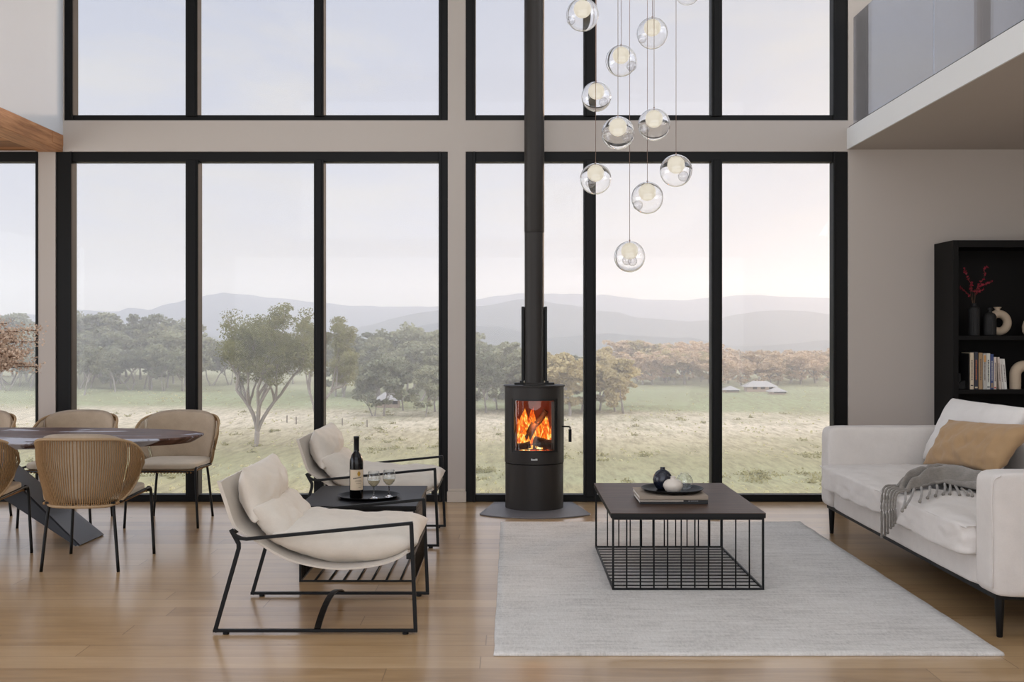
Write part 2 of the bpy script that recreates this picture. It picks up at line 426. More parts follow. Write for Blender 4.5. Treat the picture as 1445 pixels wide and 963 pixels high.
def pillow(c00, c10, c01, c11, T=.1, nu=30, nv=24, p=2.2, q=.55, wr=.006, seed=0, pinch=.03, edge=.012, wsc=10, crease=None, both=1.0):
    """soft pillow spanned by four corners (u along c00->c10, v along c00->c01)"""
    C = [Vector(c) for c in (c00, c10, c01, c11)]
    N = ((C[1]-C[0]).cross(C[2]-C[0])).normalized()
    def pt(u, v, side):
        a, b = (u+1)/2, (v+1)/2
        P = C[0]*(1-a)*(1-b)+C[1]*a*(1-b)+C[2]*(1-a)*b+C[3]*a*b
        ctr = (C[0]+C[1]+C[2]+C[3])/4
        inn = pinch*((1-u*u)*abs(v)**3+(1-v*v)*abs(u)**3)   # sides draw in between the corners
        P = P+(ctr-P)*inn
        th = max(0, (1-abs(u)**p))**q*max(0, (1-abs(v)**p))**q
        w = wr*(noise.noise(Vector((P.x*wsc+seed, P.y*wsc, P.z*wsc)))+.6*noise.noise(Vector((P.x*wsc*2.2, P.y*wsc*2.2+seed, P.z*wsc*2.2))))
        rad = noise.noise(Vector((math.atan2(v, u)*3.2+seed, 1.3*seed, 0)))*wr*1.6*(abs(u)**4+abs(v)**4)*(1-max(abs(u),abs(v))**12)
        t = T*th*(1 if side > 0 else both)+(edge*.5)*(1-th)*(1-max(abs(u), abs(v))**30)
        if crease: t += crease(u, v, side)
        return P+N*side*(t)+N*(w*th*side+rad*side)
    us = [sin((-1+2*i/(nu-1))*pi/2)*.6+(-1+2*i/(nu-1))*.4 for i in range(nu)]
    vs_ = [sin((-1+2*j/(nv-1))*pi/2)*.6+(-1+2*j/(nv-1))*.4 for j in range(nv)]
    vs = []; idx = {}
    for side in (1, -1):
        for j, v in enumerate(vs_):
            for i, u in enumerate(us):
                if side == -1 and (i in (0, nu-1) or j in (0, nv-1)): idx[(side,i,j)] = idx[(1,i,j)]; continue
                idx[(side,i,j)] = len(vs); vs.append(pt(u, v, side))
    fs = []
    for side in (1, -1):
        for j in range(nv-1):
            for i in range(nu-1):
                f = (idx[(side,i,j)], idx[(side,i+1,j)], idx[(side,i+1,j+1)], idx[(side,i,j+1)])
                fs.append(f if side > 0 else f[::-1])
    return vs, fs

# ------------------------------------------------------------------ room shell
def wp(px): return sx(px, WY)
def wz(py): return sz(py, WY)
ZT = 5.6
XL = -6.2; XR = 4.3; YB = -0.9
BX = wp(89)            # inner face of the upper left wall and beam
RX = 2.628             # balcony edge
zl0, zl1 = .0, wz(214)          # lower openings
zu0, zu1 = wz(170), 4.95        # upper openings
b = MB()
# back wall pieces: pier strips and bands round the openings (front face at WY)
def strip(x0, x1, z0, z1): b.box(x0, x1, WY, WY+.22, z0, z1)
strip(wp(54), wp(78), 0, zl1)                  # pier left of the main lower window
strip(wp(632), wp(657), 0, ZT)                 # centre pier
strip(wp(1197), XR, 0, ZT)                     # right wall
strip(wp(78), wp(632), zl1, zu0); strip(wp(657), wp(1197), zl1, zu0)
strip(wp(54), wp(78), zl1, ZT); strip(wp(78), wp(90), zu0, ZT)
strip(wp(90), wp(632), zu1, ZT); strip(wp(657), wp(1197), zu1, ZT)
strip(XL, wp(54), 2.727, ZT)
b.build('wall_back', M['plaster'], kind='structure')
b = MB(); b.box(XL, XR, YB, WY+.22, -.12, 0); b.build('floor', M['floor'], kind='structure')
b = MB(); b.box(XL, XR, YB, WY+.22, ZT, ZT+.15); b.build('ceiling', M['white'], kind='structure')
b = MB(); b.box(BX-.19, BX, YB, WY, wz(190.8), ZT); b.build('wall_left_upper', M['white'], kind='structure')
b = MB(); b.box(XL, BX-.19, YB, WY, 2.735, 2.9); b.build('ceiling_dining', M['ceilwood'], kind='structure')
b = MB()
b.box(XR, XR+.15, YB, WY+.22, -.12, 3.05); b.box(XR, XR+.15, YB, WY+.22, 5.3, ZT+.15); b.box(XR, XR+.15, YB, 2.0, 3.05, 5.3); b.box(XR, XR+.15, 7.3, WY+.22, 3.05, 5.3); b.build('wall_right', M['plaster'], kind='structure')
b = MB()   # left wall of the dining side with a wide opening
b.box(XL-.15, XL, YB, .8, -.12, 2.9); b.box(XL-.15, XL, 7.4, WY+.22, -.12, 2.9); b.box(XL-.15, XL, .8, 7.4, 2.6, 2.9); b.box(XL-.15, XL, .8, 7.4, -.12, .05)
b.build('wall_left', M['plaster'], kind='structure')
b = MB()   # rear wall, two storeys, mostly glazed
b.box(XL, XR, YB-.15, YB, -.12, .12); b.box(XL, -4.6, YB-.15, YB, .12, ZT); b.box(3.9, XR, YB-.15, YB, .12, ZT)
b.box(-4.6, 3.9, YB-.15, YB, 2.6, 2.9); b.box(-4.6, 3.9, YB-.15, YB, 5.2, ZT)
b.build('wall_front', M['plaster'], kind='structure')
# oak beam: two faces, notched end block
t_ = thing('oak_beam', None, None, kind='structure')
b = MB(); b.box(BX-.19, BX+.001, YB, WY-.002, 2.722, wz(190.8)); b.build('beam', M['beam'], t_, bevel=.004)
b = MB(); b.box(BX-.05, BX+.004, WY-.19, WY-.003, 2.765, wz(190.8)-.002); b.build('end_block', M['beam'], t_, bevel=.003)
t_.name = 'trim_beam'
# gallery slab
b = MB(); b.box(RX, XR, YB, WY, 2.743, 2.905); b.build('ceiling_gallery_slab', M['plaster'], kind='structure')
b = MB(); b.box(RX-.012, RX, YB, WY, 2.743, 2.905); b.build('trim_slab_edge', M['slabwhite'], kind='structure')
# glass balustrade
t_ = thing('glass_balustrade', 'grey-tinted frameless glass balustrade along the white gallery edge, top right', 'balustrade', (RX, 5, 2.905))
b = MB()
for y0, y1 in ((6.42, 7.9), (4.9, 6.41), (3.39, 4.89), (1.88, 3.38)):
    b = MB(); b.box(-.010+.03, .002+.03, y0-5, y1-5, -.02, .845); b.build('glass_panel', M['railglass'], t_)
b = MB(); b.box(.0, .05, 1.8-5, 7.95-5, -.002, .012); b.build('channel', M['blackmetal'], t_)
# skirting blocks at the centre pier and right wall
b = MB(); b.box(wp(631), wp(658), WY-.018, WY+.0, 0, .085); b.box(wp(632.5), wp(656.5), WY-.011, WY, .085, .105)
b.build('baseboard_centre', M['trim'], kind='structure', bevel=.004)
b = MB(); b.box(wp(1198), XR, WY-.015, WY, 0, .09); b.build('baseboard_right', M['trim'], kind='structure', bevel=.004)
b = MB(); b.box(wp(55), wp(77), WY-.015, WY, 0, .09); b.build('baseboard_left', M['trim'], kind='structure', bevel=.004)

# windows: frame, mullions, panes.  x edges given as pixel columns at the wall
def window(n, xs, z0, z1, fb, ft, inner):
    """xs: outer left, glass edges..., outer right (pixels)."""
    t_ = thing('window_%d' % n, None, None, (0,0,0), kind='structure')
    y0, y1 = WY+.012, WY+.10
    X = [wp(x) for x in xs]
    g0, g1 = z0+fb, z1-ft
    b = MB()
    b.box(X[0], X[1], y0, y1, z0, z1); b.box(X[-2], X[-1], y0, y1, z0, z1)
    b.box(X[1], X[-2], y0, y1, z0, g0); b.box(X[1], X[-2], y0, y1, g1, z1)
    # stepped inner profile
    for (a, c) in ((X[1], 1), (X[-2], -1)):
        b.box(min(a, a-c*.02), max(a, a-c*.02), WY-.004, y0, z0, z1)
    b.build('window_frame', M['blackframe'], t_, bevel=.003)
    for k in range(inner):
        a, c = X[2+2*k], X[3+2*k]
        b = MB(); b.box(a, c, WY-.006, y1, g0-.012, g1+.012); b.box(a+.018, c-.018, WY-.014, WY-.005, g0-.012, g1+.012)
        b.build('mullion', M['blackframe'], t_, bevel=.003)
    for k in range(inner+1):
        a, c = X[1+2*k], X[2+2*k]
        b = MB(); b.box(a-.005, c+.005, y1-.030, y1-.024, g0-.005, g1+.005); b.build('pane', M['pane'], t_)
    return t_
s_ = WY/F
window(1, (78, 101, 262, 280, 443, 457, 619, 632), zl0+.0, zl1, 10*s_, 14*s_, 2)
window(2, (657, 671, 824, 841, 1004, 1019, 1176, 1197), zl0, zl1, 10*s_, 14*s_, 2)
window(3, (90, 103, 262, 279, 443, 457, 619, 632), zu0, zu1, 8*s_, 14*s_, 2)
window(4, (657, 671, 824, 841, 1004, 1019, 1176, 1197), zu0, zu1, 8*s_, 14*s_, 2)
window(5, (-404, -390, -245, -228, -95, -80, 50, 54), zl0, 2.727, 10*s_, 14*s_, 2)

# ------------------------------------------------------------------ rug
def rug():
    x0, x1, y0, y1 = -.0635, 1.998, 4.147, 7.06; nx, ny = 60, 80; h = .013
    def P(i, j, z=h):
        u, v = i/(nx-1), j/(ny-1)
        x = x0+(x1-x0)*u; y = y0+(y1-y0)*v
        e = .006*noise.noise(Vector((x*6, y*6, 3)))
        if i in (0, nx-1): x += e
        if j in (0, ny-1): y += e
        z2 = z+.0012*noise.noise(Vector((x*5, y*5, 0)))
        return (x, y, z2)
    b = MB(); b.grid(lambda i, j: P(i, j), nx, ny); base = len(b.v)
    ring = [(i, 0) for i in range(nx)]+[(nx-1, j) for j in range(1, ny)]+[(i, ny-1) for i in range(nx-2, -1, -1)]+[(0, j) for j in range(ny-2, 0, -1)]
    c = Vector(((x0+x1)/2, (y0+y1)/2, 0))
    lv = []
    for (i, j) in ring:
        p = Vector(P(i, j)); out = Vector((p.x-c.x, p.y-c.y, 0)).normalized()*.004
        lv.append((p.x+out.x, p.y+out.y, .007)); 
    lv2 = [(x, y, .001) for x, y, z in lv]; k = len(ring)
    b.v += lv+lv2
    for q in range(k):
        q2 = (q+1) % k; a = ring[q][1]*nx+ring[q][0]; a2 = ring[q2][1]*nx+ring[q2][0]
        b.f.append((a, a2, base+q2, base+q)); b.f.append((base+q, base+q2, base+k+q2, base+k+q)); b.mi += [0, 0]
    o = b.build('area_rug', M['rug'], smooth=True)
    tag(o, 'large pale grey woven area rug lying on the oak floor under the coffee table', 'rug')
rug()

# ------------------------------------------------------------------ wood stove
SX, SY = .181, 7.70
def ring_panel(b, a0, a1, z0, z1, ro, ri, n=14, ky=.92):
    """curved panel; angle 0 faces the camera (-Y)"""
    def p(a, r, z): return (r*sin(a), -r*cos(a)*ky, z)
    vs = []
    for k in range(n+1):
        a = a0+(a1-a0)*k/n
        vs += [p(a, ro, z0), p(a, ro, z1), p(a, ri, z1), p(a, ri, z0)]
    fs = []
    for k in range(n):
        i = 4*k; j = i+4
        fs += [(i, j, j+1, i+1), (i+1, j+1, j+2, i+2), (i+2, j+2, j+3, i+3), (i+3, j+3, j, i)]
    fs += [(0, 1, 2, 3), (4*n+3, 4*n+2, 4*n+1, 4*n)]
    b.add(vs, fs)
def stove():
    # hearth plate
    pts = [(-.125, 7.92), (-.222, 7.40), (-.214, 7.375)]
    for k in range(17):
        a = k/16; x = -.205+(.571+.214-.009)*a; pts.append((x, 7.368-.148*sin(pi*a)**.8 if 0 < a < 1 else 7.368))
    pts += [(.577, 7.378), (.582, 7.40), (.480, 7.92)]
    b = MB(); b.prism(pts, .001, .009)
    o = b.build('hearth_plate', M['hearth'], bevel=.002)
    tag(o, 'flat grey steel hearth plate with curved front lying under the stove', 'hearth plate')
    t = thing('wood_stove', 'tall cylindrical dark grey wood-burning stove with a fire behind its glass door', 'stove', (SX, SY, .009))
    R = .222; A = radians(49)
    b = MB(); b.lathe([(R-.004, 0), (R-.004, .333)], n=64, sxy=(1, .92)); b.build('pedestal', M['stove'], t, auto=40)
    b = MB(); ring_panel(b, -pi, pi, .340, .425, R, R-.02, 64); ring_panel(b, -pi, pi, .822, .905, R, R-.02, 64)
    ring_panel(b, A, 2*pi-A, .425, .822, R, R-.02, 48)
    b.lathe([(.0001, .338), (R-.01, .338), (R-.01, .350), (.0001, .350)], n=64, sxy=(1, .92), cap=False)
    b.build('body', M['stove'], t, auto=40)
    b = MB(); b.lathe([(R+.004, .905), (R+.009, .908), (R+.009, .914), (R+.004, .918)], n=64, sxy=(1, .92)); b.build('top_plate', M['stove'], t, auto=40)
    # door: thin black frame round the glass
    d = MB(); rr = R-.004
    ring_panel(d, -A, A, .425, .440, rr, rr-.016, 24); ring_panel(d, -A, A, .807, .822, rr, rr-.016, 24)
    ring_panel(d, -A, -A+.07, .440, .807, rr, rr-.016, 3); ring_panel(d, A-.07, A, .440, .807, rr, rr-.016, 3)
    door = d.build('door', M['stovedark'], t, auto=40)
    g = MB(); ring_panel(g, -A+.05, A-.05, .436, .811, rr-.005, rr-.009, 24); g.build('door_glass', M['stoveglass'], door, smooth=False, auto=40)
    g = MB(); ring_panel(g, A-.22, A-.06, .445, .80, rr-.011, rr-.013, 4); g.build('inner_seal', M['hearth'], door, auto=40)
    h = MB(); h.sweep([(.205, -.085, .610), (.255, -.115, .612), (.262, -.12, .606), (.262, -.12, .59)], .006, 8)
    hd = h.build('handle', M['stovedark'], t, smooth=True)
    h = MB(); h.sweep([(.262, -.12, .592), (.262, -.12, .500)], .0115, 12); h.build('handle_grip', M['blackmetal'], hd, auto=40)
    # badge: tiny raised silver mark
    bd = MB(); w = [.010, .006, .007, .007, .008, .009]; x = -.028
    for k, ww in enumerate(w):
        bd.box(x, x+ww*.92, -.2085, -.2045, .371, .371+(.0135 if k in (0, 4, 5) else .010)); x += ww
    bd.build('badge', M['badge'], t)
    # firebox
    f = MB(); ring_panel(f, A-.02, 2*pi-A+.02, .35, .83, R-.035, R-.05, 32); f.box(-.17, .17, -.13, .15, .35, .40); f.box(-.17, .17, -.12, .16, .83, .85)
    f.box(-.178, -.166, -.115, .1, .40, .83); f.box(.166, .178, -.115, .1, .40, .83)
    f.build('firebox_lining', M['firebrick'], t, auto=40)
    f = MB()
    for z in (.450, .488): f.sweep([(-.135, -.150, z), (-.06, -.172, z), (.06, -.172, z), (.135, -.150, z)], .0028, 6)
    for x in (-.132, -.05, .01, .132): f.sweep([(x, -.172+abs(x)*.16, .40), (x, -.172+abs(x)*.16, .49)], .0028, 6)
    f.build('log_guard', M['stovedark'], t, smooth=True)
    # flue
    b = MB(); b.lathe([(.072, .915), (.072, 1.12), (.0735, 2.06)], n=40, cap=False); b.lathe([(.0735, 2.062), (.0755, 2.068), (.0755, 4.7)], n=40, cap=False)
    b.lathe([(.085, .916), (.080, .928), (.073, .934)], n=40, cap=False)
    b.build('flue_pipe', M['stove'], t, smooth=True)
    b = MB()
    for s in (-1, 1):
        b.box(s*.092-.004, s*.092+.004, -.01, .085, .945, 1.505) ; b.box(min(s*.062, s*.09), max(s*.062, s*.09), .075, .083, .945, 1.505)
        b.box(min(s*.092, s*.078), max(s*.092, s*.078), -.014, -.008, .945, 1.505)
    b.build('flue_shield', M['blackmetal'], t)
    for s in (-1, 1):
        b = MB(); b.box(min(s*.075, s*.150), max(s*.075, s*.150), -.02, .07, .918, .932); b.box(min(s*.082, s*.108), max(s*.082, s*.108), -.015, .06, .931, .946)
        b.build('shield_bracket', M['blackmetal'], t, bevel=.002)
    # logs
    def log(p0, p1, r, seed, label):
        b = MB(); P0, P1 = Vector(p0), Vector(p1); n = 12; pts = [P0.lerp(P1, k/8) for k in range(9)]
        b.sweep(pts, n=n, radii=[r*(1+.1*noise.noise(Vector((k*.7, seed, 0)))) for k in range(9)])
        vs = [Vector(v)+Vector((noise.noise(Vector(v)*60+Vector((seed,0,0))), noise.noise(Vector(v)*60+Vector((0,seed,0))), noise.noise(Vector(v)*60)))*.005 for v in b.v]
        o = obj('firewood_log', vs, b.f, M['logbark'], None, auto=60); o.location = (SX, SY, .009)
        tag(o, label, 'firewood')
    log((-.085, -.06, .46), (.0, -.03, .625), .029, 1, 'charred log standing diagonally in the middle of the stove fire')
    log((.0, -.105, .505), (.135, -.06, .465), .036, 5, 'thick split log lying low on the right of the stove fire')
    log((-.14, -.09, .455), (-.03, -.09, .475), .026, 9, 'small burning log low on the left of the stove fire')
    log((.02, .02, .62), (.09, .0, .72), .022, 13, 'scorched log piece leaning high at the back of the stove fire')
    log((-.12, .03, .43), (.13, .03, .44), .035, 17, 'long log lying across the back of the ember bed in the stove')
    o = MB(); o.grid(lambda i, j: (-.155+.31*i/24, -.12+.2*j/12, .405+.03*noise.noise(Vector((i*.5, j*.5, 0)))+.02), 25, 13)
    e = o.build('ember_bed', M['ember'], smooth=False); e.location = (SX, SY, .009)
    tag(e, 'glowing orange ember bed on the floor of the stove firebox', 'embers', kind='stuff')
    # flames: twisting pointed tongues
    fl = MB()
    def tongue(x, y, h, w, seed, z0=.43, lean=0):
        nz = 18; n = 10; vs = []; fs = []
        for k in range(nz+1):
            u = k/nz; rr = w*(sin(pi*min(1, u*1.05+.12))**.7)*(1-u)**.35*(1 if k < nz else .02)
            if u > .98: rr = .0006
            cx = x+lean*u+.03*u*noise.noise(Vector((seed, u*2.6, 0))); cy = y+.02*noise.noise(Vector((seed+9, u*2, 0)))
            for q in range(n):
                a = 2*pi*q/n; m = 1+.3*noise.noise(Vector((cos(a)+seed, sin(a), u*5)))
                vs.append((cx+rr*m*cos(a), cy+rr*.35*sin(a), z0-.4+h*u+.0))
        for k in range(nz):
            for q in range(n): fs.append((k*n+q, k*n+(q+1) % n, (k+1)*n+(q+1) % n, (k+1)*n+q))
        fl.add(vs, fs)
    tongue(-.095, .01, .34, .034, 1, lean=.01); tongue(-.055, -.03, .30, .036, 2, lean=.03); tongue(-.02, .03, .375, .034, 3, lean=.012)
    tongue(-.125, -.02, .25, .026, 4, lean=-.02); tongue(.055, .03, .26, .038, 5, lean=-.01); tongue(.10, .0, .285, .034, 6, lean=.0)
    tongue(.135, -.02, .15, .024, 7); tongue(-.085, -.09, .15, .026, 8); tongue(.005, .05, .30, .04, 9, lean=-.015); tongue(-.045, -.08, .13, .022, 10)
    tongue(-.145, .02, .16, .03, 11); tongue(.03, -.01, .21, .03, 12)
    tongue(-.07, .06, .36, .05, 21, lean=.0); tongue(.0, .07, .37, .05, 22, lean=-.02); tongue(.08, .06, .32, .045, 23); tongue(-.13, .05, .3, .035, 24); tongue(.14, .04, .24, .03, 25); tongue(-.03, -.02, .26, .03, 26, lean=-.03); tongue(-.1, -.06, .22, .03, 27, lean=.03); tongue(.045, -.06, .12, .022, 28)
    o = fl.build('flame', M['flame'], smooth=True); o.location = (SX, SY, .409)
    tag(o, 'orange and yellow flames rising from the logs inside the stove', 'fire', kind='stuff')
stove()
L = bpy.data.lights.new('void_fill_light', 'AREA'); L.shape = 'RECTANGLE'; L.size = 5.2; L.size_y = 5.5; L.energy = 70; L.color = (.95, .97, 1)  # unseen soft panel added overhead to brighten the interior
lo = bpy.data.objects.new('void_fill_light', L); COL.objects.link(lo); lo.location = (-.4, 2.6, 5.55)
L = bpy.data.lights.new('low_sun', 'SUN'); L.energy = 1.7; L.color = (1, .70, .50); L.angle = radians(6)
lo = bpy.data.objects.new('low_sun', L); COL.objects.link(lo); lo.rotation_euler = Vector((-sin(radians(38)), -cos(radians(38)), -.17)).to_track_quat('-Z', 'Y').to_euler(); lo.location = (30, 40, 12)
L = bpy.data.lights.new('gallery_fill_light', 'AREA'); L.shape = 'RECTANGLE'; L.size = .5; L.size_y = 1.6; L.energy = 16; L.color = (1, .97, .93)  # unseen light added under the gallery to lift the right wall
lo = bpy.data.objects.new('gallery_fill_light', L); COL.objects.link(lo); lo.location = (3.75, 5.2, 2.73); lo.rotation_euler = (radians(22), 0, 0)
L = bpy.data.lights.new('fire_glow', 'POINT'); L.energy = 4.0; L.color = (1, .42, .12); L.shadow_soft_size = .05
lo = bpy.data.objects.new('fire_glow', L); COL.objects.link(lo); lo.location = (SX, SY-.06, .63)

# ------------------------------------------------------------------ coffee table and side table
def cage_table(name, label, x0, x1, y0, y1, ztop, th, topm, n_end, ends, nbar, bars, zb, r=.0045, over=.012):
    cx, cy = (x0+x1)/2, (y0+y1)/2
    t = thing(name, label, 'table', (cx, cy, zb)); X0, X1, Y0, Y1 = x0-cx, x1-cx, y0-cy, y1-cy
    b = MB(); b.box(X0-over, X1+over, Y0-over, Y1+over, ztop-th-zb, ztop-.003-zb); b.build('tabletop', M['blackmetal'], t, bevel=.002)
    b = MB(); b.box(X0-over, X1+over, Y0-over, Y1+over, ztop-.003-zb, ztop-zb); b.build('veneer', topm, t)
    zt = ztop-th-zb
    b = MB(); w = r*2
    for z, fn in ((r, 'base_frame'), (zt-r, 'top_frame')):
        b = MB()
        for (p, q) in (((X0, Y0), (X1, Y0)), ((X0, Y1), (X1, Y1)), ((X0, Y0), (X0, Y1)), ((X1, Y0), (X1, Y1))):
            b.sweep([(p[0], p[1], z), (q[0], q[1], z)], flat=(w, w))
        b.build(fn, M['blackmetal'], t)
    for (x, y) in ((X0, Y0), (X1, Y0), (X0, Y1), (X1, Y1)):
        b = MB(); b.box(x-r*1.15, x+r*1.15, y-r*1.15, y+r*1.15, 0, zt); b.build('leg', M['blackmetal'], t)
    for e in (0, 1):
        for k in range(1, n_end-1):
            u = k/(n_end-1)
            if ends == 'y': x, y = X0+(X1-X0)*u, (Y0, Y1)[e]
            else: x, y = (X0, X1)[e], Y0+(Y1-Y0)*u
            b = MB(); b.sweep([(x, y, w), (x, y, zt-w)], r*.85, 6); b.build('upright_rod', M['blackmetal'], t, smooth=True)
    for k in range(1, nbar+1):
        u = k/(nbar+1)
        b = MB()
        if bars == 'x': b.sweep([(X0+r, Y0+(Y1-Y0)*u, r), (X1-r, Y0+(Y1-Y0)*u, r)], r*.68, 6)
        else: b.sweep([(X0+(X1-X0)*u, Y0+r, r), (X0+(X1-X0)*u, Y1-r, r)], r*1.3, 6)
        b.build('base_rod', M['blackmetal'], t, smooth=True)
    return t
cage_table('coffee_table', 'dark brown topped coffee table on a black wire cage frame standing on the grey rug', .519, 1.275, 5.165, 6.19, .403, .026, M['darkwood'], 12, 'y', 13, 'x', .0145)
cage_table('side_table', 'low black side table with wire cage base between the two cream armchairs', -1.105, -.505, 5.39, 6.09, .401, .022, M['blacktop'], 20, 'x', 7, 'y', 0.0)

# books, tray and vases on the coffee table
def flat_book(x0, x1, y0, y1, z0, z1, cover, label, extra=None):
    t = thing('book', label, 'book', ((x0+x1)/2, (y0+y1)/2, z0), 'books lying on the coffee table'); hx, hy, h = (x1-x0)/2, (y1-y0)/2, z1-z0
    b = MB(); b.box(-hx, hx, -hy, hy, 0, .003); b.box(-hx, hx, -hy, hy, h-.003, h); b.box(-hx, hx, -hy, -hy+.003, .003, h-.003)
    b.build('cover', cover, t, bevel=.0008)
    b = MB(); b.box(-hx+.004, hx-.004, -hy+.003, hy-.004, .003, h-.003); b.build('pages', M['paper'], t)
    return t, hx, hy, h
bk = plain('book_black_cloth', (14,14,15), .5); bg = plain('book_greige_cloth', (150,136,120), .75, var=.05)
bw = plain('book_pale_jacket', (176,164,150), .6); inkw = plain('pale_ink', (120,118,118), .7)
t, hx, hy, h = flat_book(sx(903, 5.42), sx(999, 5.42), 5.42, 5.70, .4035, .427, bk, 'black-bound book at the bottom of the stack on the coffee table')
b = MB(); b.box(-hx-.0004, hx-.130, -hy-.0012, -hy+.001, h-.010, h-.0005); b.build('spine_strip', bw, t)
b = MB(); x = hx-.104
for w in (.013, .004, .009, .010, .008, .010): b.box(x, x+w*.8, -hy-.0012, -hy+.0005, h-.0095, h-.0035); x += w
b.build('spine_lettering', inkw, t)
t, hx, hy, h = flat_book(sx(902.5, 5.41), sx(999.5, 5.41), 5.41, 5.72, .4272, .4495, bg, 'thick beige cloth book on top of the black book, under the round tray')
b = MB(); b.box(-hx+.001, hx-.001, -hy-.0006, -hy+.001, .0032, .0045); b.build('hinge_line', bk, t)
# round tray
tx, ty = sx(948.5, 5.56), 5.56
b = MB(); R_ = .168
b.lathe([(.0001, 0), (.115, 0), (.15, .007), (R_, .019), (R_, .0215), (R_-.003, .0215), (.148, .011), (.114, .005), (.0001, .005)], n=64, cap=False)
o = b.build('round_tray', M['tray'], auto=45); o.location = (tx, ty, .4500); tag(o, 'round shallow navy-black tray on the stacked books of the coffee table', 'tray')
b = MB(); Z0 = .4552
b.lathe([(.0001, 0), (.026, 0), (.038, .012), (.050, .036), (.0525, .056), (.047, .08), (.034, .098), (.017, .108), (.0135, .110), (.0135, .119), (.0155, .121), (.0115, .121), (.0105, .108)], n=40, cap=False)
o = b.build('bud_vase', M['ceramicnavy'], smooth=True); o.location = (sx(935, 5.60), 5.60, Z0); tag(o, 'round dark navy glazed bud vase on the black round tray', 'vase')
b = MB(); b.lathe([(.0001, 0), (.028, 0), (.043, .012), (.053, .032), (.0525, .044), (.045, .058), (.031, .068), (.015, .072), (.0135, .075), (.0135, .084), (.0155, .086), (.010, .086), (.0095, .074)], n=40, cap=False)
o = b.build('bud_vase', M['ceramicwhite'], smooth=True); o.location = (sx(949.5, 5.50), 5.495, Z0); tag(o, 'squat cream ceramic bud vase in front of the navy one on the round tray', 'vase')
b = MB(); b.lathe([(.0001, 0), (.02, 0), (.036, .012), (.046, .034), (.045, .055), (.034, .076), (.022, .083), (.022, .089), (.020, .089), (.020, .082), (.032, .074), (.043, .054), (.044, .034), (.034, .014), (.018, .003), (.0001, .003)], n=40, cap=False)
o = b.build('glass_vase', M['thinglass'], smooth=True); o.location = (sx(966, 5.60), 5.60, Z0); tag(o, 'small round clear glass vase right of the cream vase on the round tray', 'vase')

# oval tray, bottle, glasses on the side table
TZ = .4015
b = MB()
b.lathe([(.0001, 0), (.15, 0), (.166, .013), (.172, .0145), (.172, .0165), (.163, .0155), (.148, .004), (.0001, .004)], n=64, sxy=(1, .9), cap=False)
o = b.build('oval_tray', M['tray'], auto=45); o.location = (sx(520.5, 5.66), 5.66, TZ); tag(o, 'black oval serving tray on the side table between the armchairs', 'tray')
OZ = TZ+.0042
t = thing('wine_bottle', 'dark red wine bottle with cream label standing on the black oval tray', 'bottle', (sx(503, 5.62), 5.62, OZ))
b = MB(); b.lathe([(.0001, .0), (.034, 0), (.037, .004), (.037, .19), (.0355, .21), (.027, .236), (.0165, .252), (.0145, .262), (.0142, .332)], n=40, cap=False); b.build('glass_body', M['bottle'], t, smooth=True)
b = MB(); b.lathe([(.0148, .262), (.0146, .322), (.0160, .324), (.0160, .336), (.0148, .338), (.0001, .338)], n=32, cap=False); b.build('capsule', M['blackmetal'], t, auto=40)
def arc(b, r, a0, a1, z0, z1, n=12):
    b.grid(lambda i, j: (r*sin(a0+(a1-a0)*i/(n-1)), -r*cos(a0+(a1-a0)*i/(n-1)), (z0, z1)[j]), n, 2)
b = MB(); arc(b, .0374, -.95, 1.35, .047, .158, 24); lb = b.build('label', M['label'], t, smooth=True)
b = MB()
for k in range(9):
    a = -.35+k*.14; arc(b, .0377, a, a+.115, .108+.001*(k > 3)+.0012*k*.5, .114+.0012*k*.5, 3)
for z, a0, a1 in ((.098, .0, .9), (.093, -.1, 1.0), (.083, .1, .8), (.060, .45, .85)): arc(b, .0377, a0, a1, z, z+.0016, 8)
b.build('label_print', M['ink'], lb)
b = MB(); cxa = .52
for k in range(10):
    u = k/9; hw = .30*sin(pi*(u*.8+.12)); arc(b, .0378, cxa-hw*.8, cxa+hw*.8, .122+.026*u, .122+.026*(u+.12), 5)
b.build('label_crest', M['gold'], lb)
def wine_glass(x, y, label):
    t = thing('wine_glass', label, 'wine glass', (x, y, OZ), 'wine glasses on the oval tray')
    b = MB(); b.lathe([(.0001, .0), (.030, 0), (.031, .001), (.012, .005), (.0045, .012), (.0035, .03), (.0036, .058), (.0001, .060)], n=32, cap=False); b.build('foot_and_stem', M['globe'], t, smooth=True)
    b = MB(); b.lathe([(.0001, .0575), (.0036, .058), (.016, .068), (.030, .085), (.036, .103), (.0345, .125), (.029, .148), (.028, .1485), (.0335, .125), (.035, .103), (.029, .086), (.0155, .070), (.0001, .061)], n=40, cap=False)
    b.build('bowl', M['thinglass'], t, smooth=True)
    b = MB(); b.lathe([(.0001, .0615), (.015, .0705), (.0286, .0865), (.0345, .101), (.0001, .1012)], n=40, cap=False); b.build('wine', WINE, t, auto=50)
WINE = clearglass('white_wine', (.80,.76,.66,1), 1.0)
wine_glass(sx(527.5, 5.60), 5.60, 'left wine glass on the black oval tray, nearer the bottle')
wine_glass(sx(549, 5.66), 5.66, 'right wine glass on the black oval tray, farther from the bottle')

